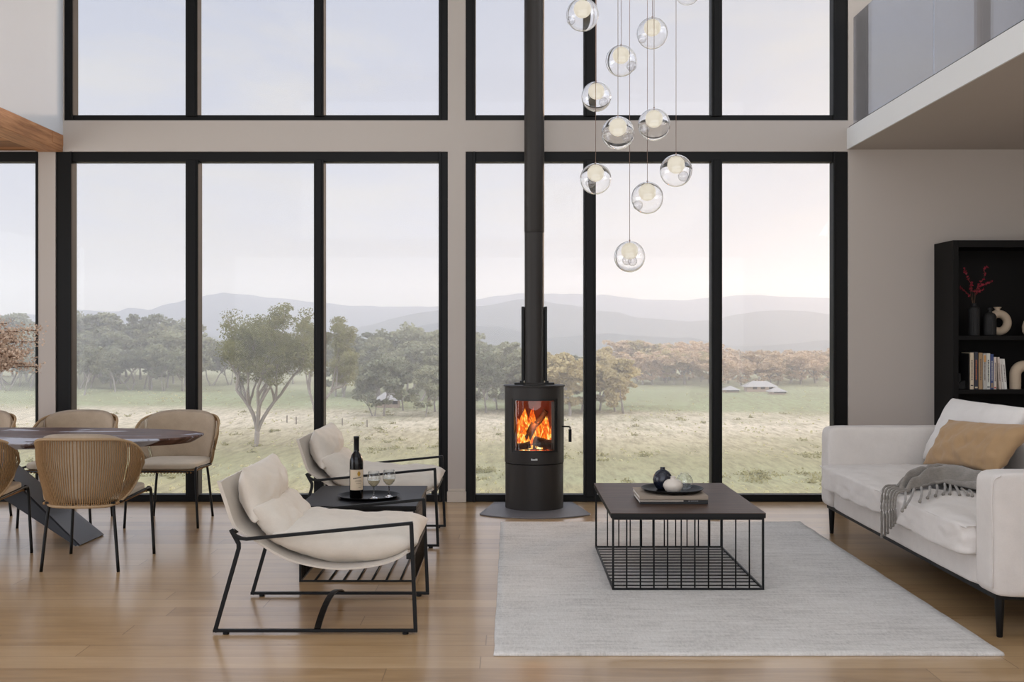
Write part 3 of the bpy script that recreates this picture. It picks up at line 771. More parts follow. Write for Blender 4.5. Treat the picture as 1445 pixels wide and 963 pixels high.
# ------------------------------------------------------------------ armchairs
def armchair():
    t = thing('armchair', 'cream cushioned sling armchair with black metal frame nearest the camera', 'armchair', (-.85, 4.77, 0), 'sling armchairs')
    ox, oy = -.85, 4.77
    Ln = lambda x, y, z: (x-ox, y-oy, z)
    W = .017
    for s, nm in ((-1, 'side_frame'), (1, 'side_frame')):
        y = 4.45 if s < 0 else 5.095
        b = MB()
        fl = (.012, W)
        b.sweep([Ln(-.43, y, .482), Ln(-.411, y, .0085)], flat=(W, .013), up=(0,1,0))
        b.sweep([Ln(-.404, y, .0150), Ln(-1.291, y, .0150)], flat=(W, .013))
        b.sweep([Ln(-1.284, y, .0085), Ln(-1.180, y, .372), Ln(-1.180, y, .392), Ln(-1.214, y, .455)], flat=(W, .014), up=(0,1,0))
        b.sweep([Ln(-1.212, y, .448), Ln(-1.195, y, .428), Ln(-1.172, y, .416), Ln(-1.145, y, .413), Ln(-.423, y, .482)], flat=(W, .014))
        b.build(nm, M['blackmetal'], t, bevel=.0015)
        for x in (-1.235, -.455):
            f = MB(); f.lathe([(.0001, 0), (.013, 0), (.014, .001), (.014, .009), (.0001, .009)], Ln(x, y, 0), 16, cap=False); f.build('foot', M['blackmetal'], t, auto=40)
    b = MB()
    y0, y1 = 4.45, 5.095
    b.sweep([Ln(-.437, y0, .335), Ln(-.437, y1, .335)], flat=(.03, .02))
    b.build('crossbar', M['blackmetal'], t, bevel=.0015); b = MB()
    b.sweep([Ln(-1.205, y0, .44), Ln(-1.205, y1, .44)], flat=(.014, .02))
    b.build('crossbar', M['blackmetal'], t, bevel=.0015)
    b = MB(); pts = []
    for k in range(15):
        u = k/14; pts.append(Ln(-.838, y0+(y1-y0)*u, .022+.062*sin(pi*u)**.8))
    b.sweep(pts, flat=(.028, .006)); b.build('arched_stretcher', M['blackmetal'], t)
    # sling shell
    prof = [(-1.283, .655), (-1.255, .57), (-1.22, .47), (-1.175, .425), (-1.115, .39), (-1.034, .338), (-.943, .298), (-.805, .270), (-.69, .268), (-.575, .284), (-.50, .308), (-.44, .343)]
    P = curve_pts([(x, 0, z) for x, z in prof], 5)
    th = .020; top = []; 
    for i, p in enumerate(P):
        a = P[max(0, i-1)]; c = P[min(len(P)-1, i+1)]; T = (c-a).normalized(); N = Vector((-T.z, 0, T.x)); N = N if N.z > 0 or N.x > 0 else -N
        top.append(p+N*th)
    ny = 12; ya, yb = 4.475, 5.070; vs = []; fs = []; n = len(P)
    for j in range(ny+1):
        u = j/ny; y = ya+(yb-ya)*u; e = 1-(2*u-1)**12
        for i in range(n):
            sag = -.012*(1-(2*u-1)**2)*sin(pi*i/(n-1))
            vs.append(Ln(P[i].x, y, P[i].z+sag*.6+(1-e)*th*.3))
        for i in range(n): vs.append(Ln(top[i].x, y, top[i].z+(-.012*(1-(2*u-1)**2)*sin(pi*i/(n-1)))*.6-(1-e)*th*.3))
    for j in range(ny):
        a = j*2*n; c = (j+1)*2*n
        for i in range(n-1):
            fs.append((a+i, a+i+1, c+i+1, c+i)); fs.append((a+n+i, c+n+i, c+n+i+1, a+n+i+1))
        fs.append((a, c, c+n, a+n)); fs.append((a+n-1, a+2*n-1, c+2*n-1, c+n-1))
    for j in (0, ny):
        a = j*2*n
        for i in range(n-1): fs.append((a+i, a+n+i, a+n+i+1, a+i+1))
    obj('sling', vs, fs, M['sling'], t, auto=50)
    # cushion: head roll, lower back and seat
    y0, y1 = 4.485, 5.055
    def cr(u, v, side): return 0
    vs, fs = pillow(Ln(-1.150, y0, .470), Ln(-1.150, y1, .470), Ln(-1.205, y0, .712), Ln(-1.205, y1, .712), T=.098, nu=40, nv=32, p=2.1, q=.68, wr=.014, seed=3.1, pinch=.05, wsc=12)
    vs = [Vector(v)+Vector((.032, 0, .004)) for v in vs]
    obj('head_cushion', vs, fs, M['seatfab'], t, smooth=True)
    vs, fs = pillow(Ln(-.985, y0+.01, .372), Ln(-.985, y1-.01, .372), Ln(-1.135, y0, .535), Ln(-1.135, y1, .535), T=.080, nu=40, nv=32, p=3.2, q=.5, wr=.014, seed=7.7, pinch=.02, wsc=12)
    vs = [Vector(v)+Vector((.012, 0, .008)) for v in vs]
    obj('back_cushion', vs, fs, M['seatfab'], t, smooth=True)
    def bend(v):
        x, y, z = v; X = x+ox; u = (X+1.02)/.62
        return (x, y, z-.040*sin(pi*max(0, min(1, u)))+(.0))
    vs, fs = pillow(Ln(-1.055, y0, .405), Ln(-.403, y0, .385), Ln(-1.055, y1, .405), Ln(-.403, y1, .385), T=.098, nu=56, nv=44, p=2.9, q=.48, wr=.009, seed=5.2, pinch=.03, wsc=11, both=.95)
    vs = [bend(v) for v in vs]
    vs = [(x, y, z+.006) for x, y, z in vs]
    obj('seat_cushion', vs, fs, M['seatfab'], t, smooth=True)
    return t
ac = armchair()
ac2 = copy_tree(ac); ac2.location = (-.88, 6.57, 0); ac2['label'] = 'cream cushioned sling armchair farther back, by the window behind the side table'

# ------------------------------------------------------------------ sofa
def sofa():
    XF = 2.05; Y0, Y1 = 4.355, 6.755; ox, oy = 2.52, (Y0+Y1)/2
    t = thing('sofa', 'off-white two-seat fabric sofa with slim dark legs standing right of the rug', 'sofa', (ox, oy, 0))
    def PB(name, x0, x1, y0, y1, z0, z1, n=9, crown=0, wr=.003, seed=0, m='sofa', res=16, wsc=7):
        vs, fs = puffbox((x0+x1)/2-ox, (y0+y1)/2-oy, (z0+z1)/2, (x1-x0)/2, (y1-y0)/2, (z1-z0)/2, n, res, crown, wr, seed, wsc=wsc)
        return obj(name, vs, fs, M[m], t, smooth=True)
    XB = 3.02
    PB('armrest', XF, XB, Y0, Y0+.165, .18, .712, n=16, seed=1)
    PB('armrest', XF, XB, Y1-.165, Y1, .18, .706, n=16, seed=2)
    PB('seat_base', XF+.012, XB-.02, Y0+.150, Y1-.150, .185, .335, n=20, seed=3)
    PB('backrest', XB-.20, XB, Y0+.02, Y1-.02, .185, .708, n=14, seed=4)
    ym = 5.555
    for i, (a, c) in enumerate(((Y0+.158, ym-.003), (ym+.003, Y1-.158))):
        PB('seat_cushion', 1.985, XB-.19, a, c, .318, .468, n=13, crown=.030, wr=.011, seed=11+i*5, res=36, wsc=13)
    for a, c in ((Y0+.158, ym-.003), (ym+.003, Y1-.158)):   # welt round the top edge of each seat cushion
        b = MB(); zt_ = .452
        b.sweep(curve_pts([(2.5-ox, a+.006-oy, zt_+.006), (2.06-ox, a+.008-oy, zt_+.004), (2.000-ox, a+.028-oy, zt_), (1.996-ox, (a+c)/2-oy, zt_+.004), (2.000-ox, c-.028-oy, zt_), (2.06-ox, c-.008-oy, zt_+.004), (2.5-ox, c-.006-oy, zt_+.006)], 8), .0034, 6)
        b.build('cushion_welt', M['sofa'], t, smooth=True)
    # back cushion against the far arm
    vs, fs = pillow((2.645-ox, 6.56-oy, .505), (2.645-ox, 5.60-oy, .495), (2.835-ox, 6.56-oy, .895), (2.835-ox, 5.60-oy, .900), T=.085, nu=40, nv=30, p=3.2, q=.5, wr=.012, seed=9, pinch=.035, wsc=8)
    obj('back_cushion', vs, fs, M['pillow'], t, smooth=True)
    b = MB(); b.box(XF+.03-ox, XB-.03-ox, Y0+.03-oy, Y1-.03-oy, .166, .187); b.build('base_frame', M['blackmetal'], t)
    for (x, y) in ((XF+.055, Y0+.05), (XF+.055, Y1-.05), (XB-.06, Y0+.05), (XB-.06, Y1-.05)):
        b = MB(); b.lathe([(.0001, 0), (.011, 0), (.0125, .003), (.021, .178), (.0001, .178)], (x-ox, y-oy, 0), 16, cap=False); b.build('leg', M['blackmetal'], t, auto=40)
    # piping along the near arm
    b = MB(); e = Y0+.004
    b.sweep(curve_pts([(XF+.004-ox, e-oy, .22), (XF+.003-ox, e-oy, .45), (XF+.004-ox, e-oy, .66), (XF+.04-ox, e-oy, .7)], 5), .0028, 6); b.build('piping', M['sofa'], t, smooth=True)
sofa()
# tan lumbar cushion
vs, fs = pillow((2.49, 6.18, .520), (2.55, 5.38, .565), (2.62, 6.12, .795), (2.74, 5.32, .835), T=.080, nu=56, nv=40, p=2.3, q=.55, wr=.020, seed=21, pinch=.09, wsc=12)
o = obj('lumbar_pillow', [Vector(v)-Vector((2.6, 5.75, .52)) for v in vs], fs, M['tan'], None, smooth=True); o.location = (2.6, 5.75, .52)
tag(o, 'rectangular tan brown lumbar pillow leaning on the sofa in front of the pale back cushion', 'pillow')

# throw blanket draped over the seat and front edge
def throw():
    t = thing('throw_blanket', 'taupe grey knitted throw with thick fringe draped over the sofa seat edge', 'blanket', (2.3, 5.7, .49))
    O = Vector((2.3, 5.7, .49))
    def topz(x, y):
        return .472+.026*smoothstep(2.0, 2.25, x)
    # upper edge (far) and fringe edge (near) in plan, from the front edge into the sofa
    A = curve_pts([(2.035, 5.47, 0), (2.10, 5.48, 0), (2.21, 5.60, 0), (2.35, 5.74, 0), (2.46, 5.86, 0), (2.56, 5.70, 0), (2.66, 5.45, 0)], 7)
    Bc = curve_pts([(2.04, 5.27, 0), (2.09, 5.34, 0), (2.16, 5.38, 0), (2.24, 5.43, 0), (2.32, 5.40, 0), (2.38, 5.20, 0), (2.46, 4.95, 0)], 7)
    n = len(A); m = 34
    front = 0
    def P(i, j):
        v = j/(m-1)
        if i >= front:
            a, c = A[i-front], Bc[i-front]; s = (i-front)/(n-1)
            x = a.x+(c.x-a.x)*v; y = a.y+(c.y-a.y)*v
            fold = abs(sin(v*pi*2.6+s*4.2+.8*noise.noise(Vector((x*4, y*4, 0)))))**1.6
            z = topz(x, y)+.006+fold*(.072*smoothstep(0, .22, s)+.012)*(.35+.65*sin(pi*min(1, v*.96+.04)))+.008*noise.noise(Vector((x*14, y*14, 2)))
            x += .015*noise.noise(Vector((y*9, v*5, 1))); 
            if v > .985: z = topz(x, y)+.012+.02*abs(noise.noise(Vector((s*9, 0, 3))))
        else:
            k = (front-i)/front; a, c = A[0], Bc[0]
            y = a.y+(c.y-a.y)*v-.05*k
            ph = k*1.35
            x = 1.985-.030*sin(ph)+.006*sin(v*14); z = .486-.100*(1-cos(ph))*.9+.004*sin(v*9)
            z -= .02*k*v
        return (Vector((x, y, z))-O)
    b = MB(); b.grid(P, n+front, m)
    o = b.build('knit_cloth', M['throw'], t, smooth=True)
    sl = o.modifiers.new('sol', 'SOLIDIFY'); sl.thickness = .008; sl.offset = 0
    # fringe hanging over the front, top pixel rows measured on the front plane
    def fr(pts, r=.0062):
        b = MB(); pts = curve_pts([Vector(p)-O for p in pts], 5)
        b.sweep(pts, r, 7, radii=[r*(1+.10*sin(k*2.2)) for k in range(len(pts))])
        e = pts[-1]; b.ball(e, r*1.45, 8, 6); b.build('fringe', M['throw'], t, smooth=True)
    def at(px, py, X): Y = X*F/(px-CX); return (X, Y, sz(py, Y))
    for (px0, px1, py1) in ((1243, 1244, 758), (1247, 1248.5, 755), (1251, 1252.5, 752), (1255, 1257, 745), (1258.5, 1260, 742), (1262, 1263, 738)):
        a = at(px0, 706, 1.968); e = at(px1, py1, 1.985); m1 = at((px0+px1)/2+.6, (706+py1)/2, 1.967)
        top = (2.06, a[1]+.03, .496); t2 = (1.992, a[1]+.012, .490)
        fr([top, t2, (a[0]+.004, a[1], a[2]-.01), m1, e])
    def onz(px, py, z): Y = F*(EYE-z)/(py-CY); return (sx(px, Y), Y, z)
    for (p0, p1) in (((1278, 695), (1273, 721)), ((1290, 690), (1277, 716)), ((1300, 688), (1298, 708)), ((1312, 687), (1309, 703)), ((1322, 685), (1320, 700)), ((1333, 683), (1331, 698)), ((1339, 679), (1340, 698)), ((1343, 680), (1354, 699)), ((1357, 690), (1366, 699)), ((1368, 692), (1372, 700))):
        a = onz(p0[0], p0[1], .513); e = onz(p1[0], p1[1], .497); mid = ((a[0]+e[0])/2+.006, (a[1]+e[1])/2, .506)
        fr([a, mid, e])
throw()

# ------------------------------------------------------------------ bookcase
BCX0, BCX1, BY0 = 3.294, 4.22, 7.616; BYB = WY-.002
def bookcase():
    t = thing('bookcase', 'tall black open bookcase against the right wall behind the sofa', 'bookcase', (BCX0, BYB, 0))
    d = BY0-BYB; W = BCX1-BCX0
    b = MB(); b.box(0, .042, d, 0, 0, 2.006); b.build('side_panel', M['bookcase'], t, bevel=.002)
    b = MB(); b.box(W-.042, W, d, 0, 0, 2.006); b.build('side_panel', M['bookcase'], t, bevel=.002)
    b = MB(); b.box(.042, W-.042, d, 0, 1.953, 2.006); b.build('top_panel', M['bookcase'], t, bevel=.002)
    b = MB(); b.box(.042, W-.042, -.015, 0, .0, 1.953); b.build('back_panel', M['bookcase'], t)
    for z0, z1 in ((1.262, 1.295), (.860, .893), (.46, .493), (.0, .06)):
        b = MB(); b.box(.042, W-.042, d+.004, -.015, z0, z1); b.build('shelf', M['bookcase'], t, bevel=.002)
bookcase()
BKY = 7.66
cl = {}
def cmat(c):
    if c not in cl: cl[c] = plain('book_cover_%d' % len(cl), c, .7, var=.04)
    return cl[c]
books = [
 (1369.0, 1374.2, 497.9, (206,190,166), 0, 'pale cream', 'spine', 'cream paperback leftmost of the row on the lower bookcase shelf'),
 (1375.0, 1380.4, 497.0, (50,52,62), 0, 'slate', None, 'dark slate book with orange lettering, second from left on the shelf'),
 (1381.0, 1386.7, 498.2, (166,138,104), 0, 'brown', None, 'tan brown book, third from left in the bookcase row'),
 (1387.3, 1392.1, 499.5, (186,184,178), 0, 'grey', None, 'light grey book with an orange patch at the top of its spine'),
 (1392.4, 1397.3, 498.9, (208,208,200), 0, 'white', None, 'white book with black spine lettering in the middle of the row'),
 (1397.7, 1402.1, 500.2, (62,76,122), 0, 'blue', None, 'blue book with pale lettering on the bookcase shelf'),
 (1402.3, 1406.4, 504.3, (206,194,182), 0, 'cream', None, 'short cream book with a red mark at the foot of its spine'),
 (1407.9, 1411.0, 504.4, (202,188,176), 3.6, 'pale', None, 'thin pale pink book leaning left, first of the leaning books'),
 (1411.2, 1414.4, 506.8, (212,208,202), 4.2, 'white', None, 'thin white leaning book between the pink one and the last'),
 (1414.6, 1418.4, 507.0, (220,218,212), 4.6, 'white', None, 'last white leaning book, rightmost of the row on the shelf'),
]
for k, (xa, xb, yt, c, lean, _, _2, label) in enumerate(books):
    w = (xb-xa)*BKY/F*.96; h = sz(yt, BKY)-.893; x = sx(xa, BKY)
    t = thing('book', label, 'book', (x+w/2, BKY, .8935), 'books in the row on the bookcase shelf')
    b = MB(); hw = w/2
    b.box(-hw, -hw+.0015, 0, .15, 0, h); b.box(hw-.0015, hw, 0, .15, 0, h); b.box(-hw, hw, -.001, .0015, 0, h); b.build('cover', cmat(c), t)
    b = MB(); b.box(-hw+.0015, hw-.0015, .0015, .147, .003, h-.003); b.build('pages', M['paper'], t)
    b = MB(); ink = {1: (170,96,60), 4: (50,50,52), 5: (190,186,176), 8: (120,110,104)}.get(k, (110,98,90))
    zz = h*(.2 if k in (4,) else .25); q = 0
    rnd = random.Random(k)
    while zz < h*.80:
        s = rnd.uniform(.004, .011); b.box(-hw*.35, hw*.35, -.0018, -.0008, zz, zz+s); zz += s+.003
    b.build('spine_lettering', cmat(ink), t)
    ex = {3: (.77, .96, (196,146,92)), 6: (.03, .07, (176,60,48)), 0: (.09, .12, (30,30,32)), 4: (.05, .08, (20,20,22)), 1: (.03, .07, (200,186,150)), 5: (.04, .18, (150,130,110))}.get(k)
    if ex:
        b = MB(); b.box(-hw*.7, hw*.7, -.0022, -.0008, h*ex[0], h*ex[1]); b.build('spine_mark', cmat(ex[2]), t)
    if lean:
        t.rotation_euler = (0, -radians(lean), 0); t.location.x += sin(radians(lean))*h*.78+.0005; t.location.z += .0006
# black bookend at the left of the row
b = MB(); z = .8935; x0 = sx(1353.6, 7.72)
b.add([(0,0,0), (.085,0,0), (.085,0,.062), (.070,0,.062), (0,0,.016), (0,.08,0), (.085,.08,0), (.085,.08,.062), (.070,.08,.062), (0,.08,.016)],
      [(0,1,2,3,4), (9,8,7,6,5), (0,5,6,1), (1,6,7,2), (2,7,8,3), (3,8,9,4), (4,9,5,0)])
b.box(.030, .060, .02, .06, .040, .115); b.box(.0852, .0912, -.055, .09, 0, .268)
o = b.build('bookend', M['blackclay'], bevel=.002); o.location = (3.347, 7.72, z); tag(o, 'low black wedge shaped bookend left of the book row', 'bookend')
# ribbed vase with red twigs
def ribbed(name, label, x, y, z, prof, ribs, depth, z_lo, z_hi, m='blackclay'):
    n = ribs*4; vs = []; fs = []
    pr = []
    for i in range(len(prof)-1):
        for k in range(4):
            u = k/4; pr.append((prof[i][0]+(prof[i+1][0]-prof[i][0])*u, prof[i][1]+(prof[i+1][1]-prof[i][1])*u))
    pr.append(prof[-1])
    for r, zz in pr:
        for k in range(n):
            a = 2*pi*k/n; d = depth*(.5+.5*cos(ribs*a)) if z_lo <= zz <= z_hi else 0
            vs.append(((r-d)*cos(a), (r-d)*sin(a), zz))
    for i in range(len(pr)-1):
        for k in range(n): fs.append((i*n+k, i*n+(k+1) % n, (i+1)*n+(k+1) % n, (i+1)*n+k))
    fs.append(tuple(range(n-1, -1, -1)))
    o = obj(name, vs, fs, M[m], None, smooth=True); o.location = (x, y, z)
    tag(o, label, 'vase'); return o
VZ = 1.2952
vx = sx(1374.5, 7.72)
ribbed('ribbed_vase', 'tall black ribbed vase holding red twigs on the upper bookcase shelf', vx, 7.72, VZ, [(.036, 0), (.041, .004), (.043, .19), (.040, .21), (.022, .222), (.018, .235), (.02, .245), (.016, .245), (.014, .22)], 20, .004, .004, .20)
ribbed('ribbed_bottle', 'shorter black ribbed bottle with a knob neck beside the sand ring vase', sx(1397, 7.72), 7.72, VZ, [(.038, 0), (.044, .004), (.046, .06), (.045, .145), (.034, .165), (.014, .175), (.012, .192), (.017, .197), (.017, .210), (.010, .212)], 26, .003, .006, .11)
# twig spray
def twigs():
    t = thing('twig_spray', 'spray of crimson leaved twigs in the black ribbed vase', 'twigs', (vx, 7.72, VZ+.19))
    st = MB(); lf = MB(); rnd = random.Random(4)
    def px(p, q): return Vector((sx(p, 7.70)-vx, rnd.uniform(-.03, .03), sz(q, 7.70)-(VZ+.19)))
    base = Vector((0, 0, -.0))
    lines = [[(1372, 414), (1369, 400), (1365, 388), (1360.5, 380)], [(1373, 414), (1371.5, 405), (1373.5, 399)], [(1377, 415), (1382, 402), (1388, 392), (1391, 380), (1397, 377)],
             [(1378, 416), (1384, 404), (1392, 402), (1401, 398)], [(1379, 417), (1382, 412), (1389, 408)], [(1371, 419), (1364, 410), (1357, 406)]]
    for ln in lines:
        pts = [base]+[px(*p) for p in ln]; c = curve_pts(pts, 6); st.sweep(c, .0011, 5)
        for k, p in enumerate(c):
            if k < 7: continue
            for q in range(3):
                d = Vector((rnd.uniform(-1,1), rnd.uniform(-1,1), rnd.uniform(-.4,1))).normalized(); s = Vector((rnd.uniform(-1,1), rnd.uniform(-1,1), rnd.uniform(-1,1))).normalized()
                L_ = rnd.uniform(.009, .019); w = d.cross(s).normalized()*L_*.42; a = p; e = p+d*L_
                lf.add([a, (a+e)/2+w, e, (a+e)/2-w], [(0,1,2,3)])
    st.build('stems', M['twig'], t, smooth=True); lf.build('leaves', M['redleaf'], t)
twigs()
# ring vase
t = thing('ring_vase', 'sand coloured ring shaped ceramic vase on the upper bookcase shelf', 'vase', (sx(1409, 7.83), 7.83, VZ))
b = MB(); R0, rt = .067, .031
b.grid(lambda i, j: ((R0+rt*cos(2*pi*j/20))*cos(2*pi*i/40), rt*1.05*sin(2*pi*j/20), .099+(R0+rt*cos(2*pi*j/20))*sin(2*pi*i/40)), 40, 21, True); b.build('ring_body', M['stoneware'], t, smooth=True)
b = MB(); b.lathe([(.020, 0), (.018, .016), (.020, .022), (.029, .030), (.029, .034), (.015, .034), (.014, .01)], (-.008, 0, .185), 28, cap=False); b.build('neck', M['stoneware'], t, smooth=True)
# arch ornament
b = MB(); pts = []
Ra = .066; zc = .213-.041-Ra
pts = [(-Ra, 0, 0), (-Ra, 0, zc*.5)]+[(-Ra*cos(pi*k/16), 0, zc+Ra*sin(pi*k/16)) for k in range(17)]+[(Ra, 0, zc*.5), (Ra, 0, 0)]
b.sweep(pts, .041, 20, up=(0,1,0)); o = b.build('arch_ornament', M['stoneware'], auto=60); o.location = (sx(1424.8, 7.72)+.041+Ra, 7.72, .8935)
tag(o, 'sand coloured arch shaped ceramic ornament right of the leaning books', 'ornament')
b = MB(); b.lathe([(.0001, 0), (.03, 0), (.05, .03), (.052, .07), (.04, .11), (.02, .13), (.022, .15), (.018, .15)], n=32, cap=False); o = b.build('round_vase', M['stoneware'], smooth=True); o.location = (sx(1443, 7.75)+.052, 7.75, VZ)
tag(o, 'sand ceramic vase at the right picture edge on the upper bookcase shelf', 'vase')

# ------------------------------------------------------------------ pendants
pend = [ # px, py, r_px, bubbles (dx,dy,r) in units of radius
 (822, 21, 23, [(-.72,-.42,.26)], 'clear glass globe pendant highest at the left, in front of a black mullion'),
 (920.5, 47, 22, [(-.68,-.42,.28)], 'clear glass globe pendant near the top, right of the middle cables'),
 (876.5, 86, 22, [(.64,-.40,.32)], 'clear glass globe pendant below the topmost pair, against the sky of the upper window'),
 (841.5, 136.5, 21, [(.45,-.40,.30)], 'clear glass globe pendant over the crossing of mullion and sill, left side'),
 (872, 188, 23.3, [(.55,-.35,.30), (-.75,.10,.22)], 'clear glass globe pendant in front of the plaster band, left of the pair there'),
 (923, 176, 22.7, [(-.62,-.35,.30)], 'clear glass globe pendant in front of the plaster band, right of the pair there'),
 (840.5, 252.5, 22, [(-.36,-.30,.30)], 'clear glass globe pendant leftmost below the plaster band, before a mullion'),
 (954, 241, 22.8, [(.40,-.38,.32)], 'clear glass globe pendant hanging farthest right of the cluster'),
 (913.5, 279.5, 22.6, [(-.62,-.48,.30), (.05,.30,.20)], 'clear glass globe pendant second lowest of the cluster'),
 (888.5, 362.5, 22, [(-.2,-.25,.30), (.15,-.3,.3)], 'clear glass globe pendant hanging lowest of the cluster'),
 (970, -11, 18, [(.3,-.3,.25)], 'clear glass globe pendant cut by the top picture edge, upper right'),
]
CT = 5.58
for (px, py, r, bub, label) in pend:
    Y = .0835*F/r; X = sx(px, Y); Z = sz(py, Y); R = .0835
    t = thing('globe_pendant', label, 'pendant lamp', (X, Y, Z), 'cluster of glass globe pendants')
    b = MB(); b.ball((0,0,0), R, 40, 24); b.ball((0,0,0), R*.968, 40, 24)
    g = b.build('glass_globe', None, t, smooth=True, mats=[M['globe']])
    # inner surface flipped so that the wall is a real shell
    me = g.data; half = len(me.polygons)//2
    bm = bmesh.new(); bm.from_mesh(me); bm.faces.ensure_lookup_table()
    for f in bm.faces:
        c = f.calc_center_median(); out = f.normal.dot(c) > 0; inner = (c.length < R*.982)
        if out == inner: f.normal_flip()
    bm.to_mesh(me); bm.free()
    b = MB(); ro = R*.54; b.ball((0, 0, R*.36), ro, 28, 18); b.build('opal_lamp', M['opal'], t, smooth=True)
    for (dx, dy, br) in bub:
        b = MB(); b.ball((dx*R, -.25*R, dy*R), br*R, 20, 12); b.build('glass_bubble', M['bubble'], t, smooth=True)
    b = MB(); b.sweep([(0,0,R*.86), (0,0,CT-Z)], .0014, 6); b.build('cable', M['cable'], t, smooth=True)
    b = MB(); b.lathe([(.004, R*.98), (.004, R*1.08)], n=12); b.build('cable_collar', M['cable'], t, auto=40)
b = MB(); b.lathe([(.0001, 0), (.36, 0), (.37, .004), (.37, .02), (.0001, .02)], n=48, cap=False); o = b.build('ceiling_canopy', M['white'], auto=40); o.location = (.66, 5.5, CT); tag(o, 'round white ceiling plate above the frame carrying the pendant cables', 'ceiling canopy')

# ------------------------------------------------------------------ dining chairs
def dining_chair():
    t = thing('dining_chair', '', 'chair', (0,0,0), 'rope back dining chairs')
    R2 = .292
    def S(s, u, off=0):
        """s in [-1,1] round the back, u in [0,1] bottom to top, off inward"""
        a = s*pi/2
        ztop = .578+(.722-.578)*sqrt(max(0, 1-(max(0, abs(s)-.30)/.70)**2.3))+.010*(1-s*s)
        zbot = .362+(.572-.362)*(1-sqrt(max(0, 1-(max(0, abs(s)-.42)/.58)**2)))
        z = zbot+(ztop-zbot)*u; h = (z-.36)/.37
        wx = (.222+.068*min(1, max(0, h*1.5))**.8)
        ca, sa = abs(cos(a))**.72, (abs(sin(a))**.86)*(1 if a > 0 else -1)
        x = (wx-off)*sa; y = -.045-(.235+.02*h-off)*ca
        return Vector((x, y, z))
    # ropes
    b = MB(); n = 66
    for k in range(n):
        s = -.955+1.91*k/(n-1)
        lo, hi = S(s, 0), S(s, 1)
        if (hi-lo).length < .02: continue
        b.sweep([S(s, u/6) for u in range(7)], .0031, 5, cap=False)
    b.build('rope_back', M['rope'], t, smooth=True)
    # wrapped rim
    b = MB(); m = 48
    loop = [S(-1+2*k/m, 1) for k in range(m+1)]+[S(1-2*k/m, 0) for k in range(1, m)]
    b.sweep(loop, .0082, 8, closed=True); b.build('rim', M['rim'], t, smooth=True)
    # upholstered back pad
    nu, nv = 30, 12; vs = []; fs = []
    def pad(i, j, side):
        s = (-1+2*i/(nu-1))*.70; u = j/(nv-1)
        e = max(0, 1-(abs(s)/.70)**8)**.5*max(0, 1-(abs(2*u-1))**8)**.5
        off = .024+side*.017*e
        top = 1.0+.085*(1-(abs(s)/.7)**2.2); uu = .05+(top-.05)*u
        p = S(s, min(uu, 1), off); p.z += max(0, uu-1)*.36
        return p
    b = MB(); idx = {}
    for side in (1, -1):
        for j in range(nv):
            for i in range(nu):
                if side == -1 and (i in (0, nu-1) or j in (0, nv-1)): idx[(side,i,j)] = idx[(1,i,j)]; continue
                idx[(side,i,j)] = len(vs); vs.append(pad(i, j, side))
    for side in (1, -1):
        for j in range(nv-1):
            for i in range(nu-1):
                f = (idx[(side,i,j)], idx[(side,i+1,j)], idx[(side,i+1,j+1)], idx[(side,i,j+1)]); fs.append(f if side > 0 else f[::-1])
    obj('back_pad', vs, fs, M['padfab'], t, smooth=True)
    for sgn in (-1, 1):    # side wings of the lining
        b = MB(); b.grid(lambda i, j: S(sgn*(.72+.24*i/8), .04+.92*j/8, .010), 9, 9)
        o = b.build('side_pad', M['padfab'], t, smooth=True); q = o.modifiers.new('s', 'SOLIDIFY'); q.thickness = .006
    # seat
    vs, fs = puffbox(0, -.005, .411, .222, .225, .025, n=6, res=12, crown=.01, wr=.002, seed=4); obj('seat', vs, fs, M['seatpad'], t, smooth=True)
    b = MB()
    for k in range(19):
        x = -.20+.40*k/18; b.sweep([(x, -.225, .374), (x, .0, .376), (x, .218, .380), (x+.006, .226, .374)], .0085, 6)
    b.build('rope_seat', M['rope'], t, smooth=True)
    # frame under the seat
    b = MB()
    for s in (-1, 1): b.sweep(curve_pts([(s*.225, .222, .385), (s*.232, .18, .401), (s*.232, .05, .398), (s*.21, -.20, .380)], 4), .0075, 8)
    b.sweep([(-.222, .224, .380), (.222, .224, .380)], .0065, 8); b.sweep([(-.19, -.225, .378), (.19, -.225, .378)], .0065, 8)
    b.build('seat_frame', M['blackmetal'], t, smooth=True)
    for s in (-1, 1):
        b = MB(); b.sweep(curve_pts([(s*.247, .232, 0), (s*.236, .230, .22), (s*.230, .228, .36), (s*.228, .215, .395), (s*.226, .19, .402)], 4), .009, 10); b.build('leg', M['blackmetal'], t, smooth=True)
        b = MB(); b.sweep(curve_pts([(s*.212, -.232, 0), (s*.192, -.222, .22), (s*.178, -.212, .36), (s*.178, -.19, .384)], 4), .009, 10); b.build('leg', M['blackmetal'], t, smooth=True)
    return t
dc = dining_chair()
chairs = [(-2.362, 5.85, 0, 'rope back dining chair nearest the camera, seen from behind at the table'),
          (-3.085, 5.86, 4, 'rope back dining chair cut by the left picture edge, near side of the table'),
          (-2.345, 7.11, 180, 'dining chair at the far right end of the table, beige seat facing the room'),
          (-3.065, 7.11, 180, 'middle dining chair on the window side of the table'),
          (-3.79, 7.11, 180, 'dining chair at the left picture edge on the window side of the table')]
for k, (x, y, a, lb) in enumerate(chairs):
    c = dc if k == 0 else copy_tree(dc)
    c.location = (x, y, 0); c.rotation_euler = (0, 0, radians(a)); c['label'] = lb

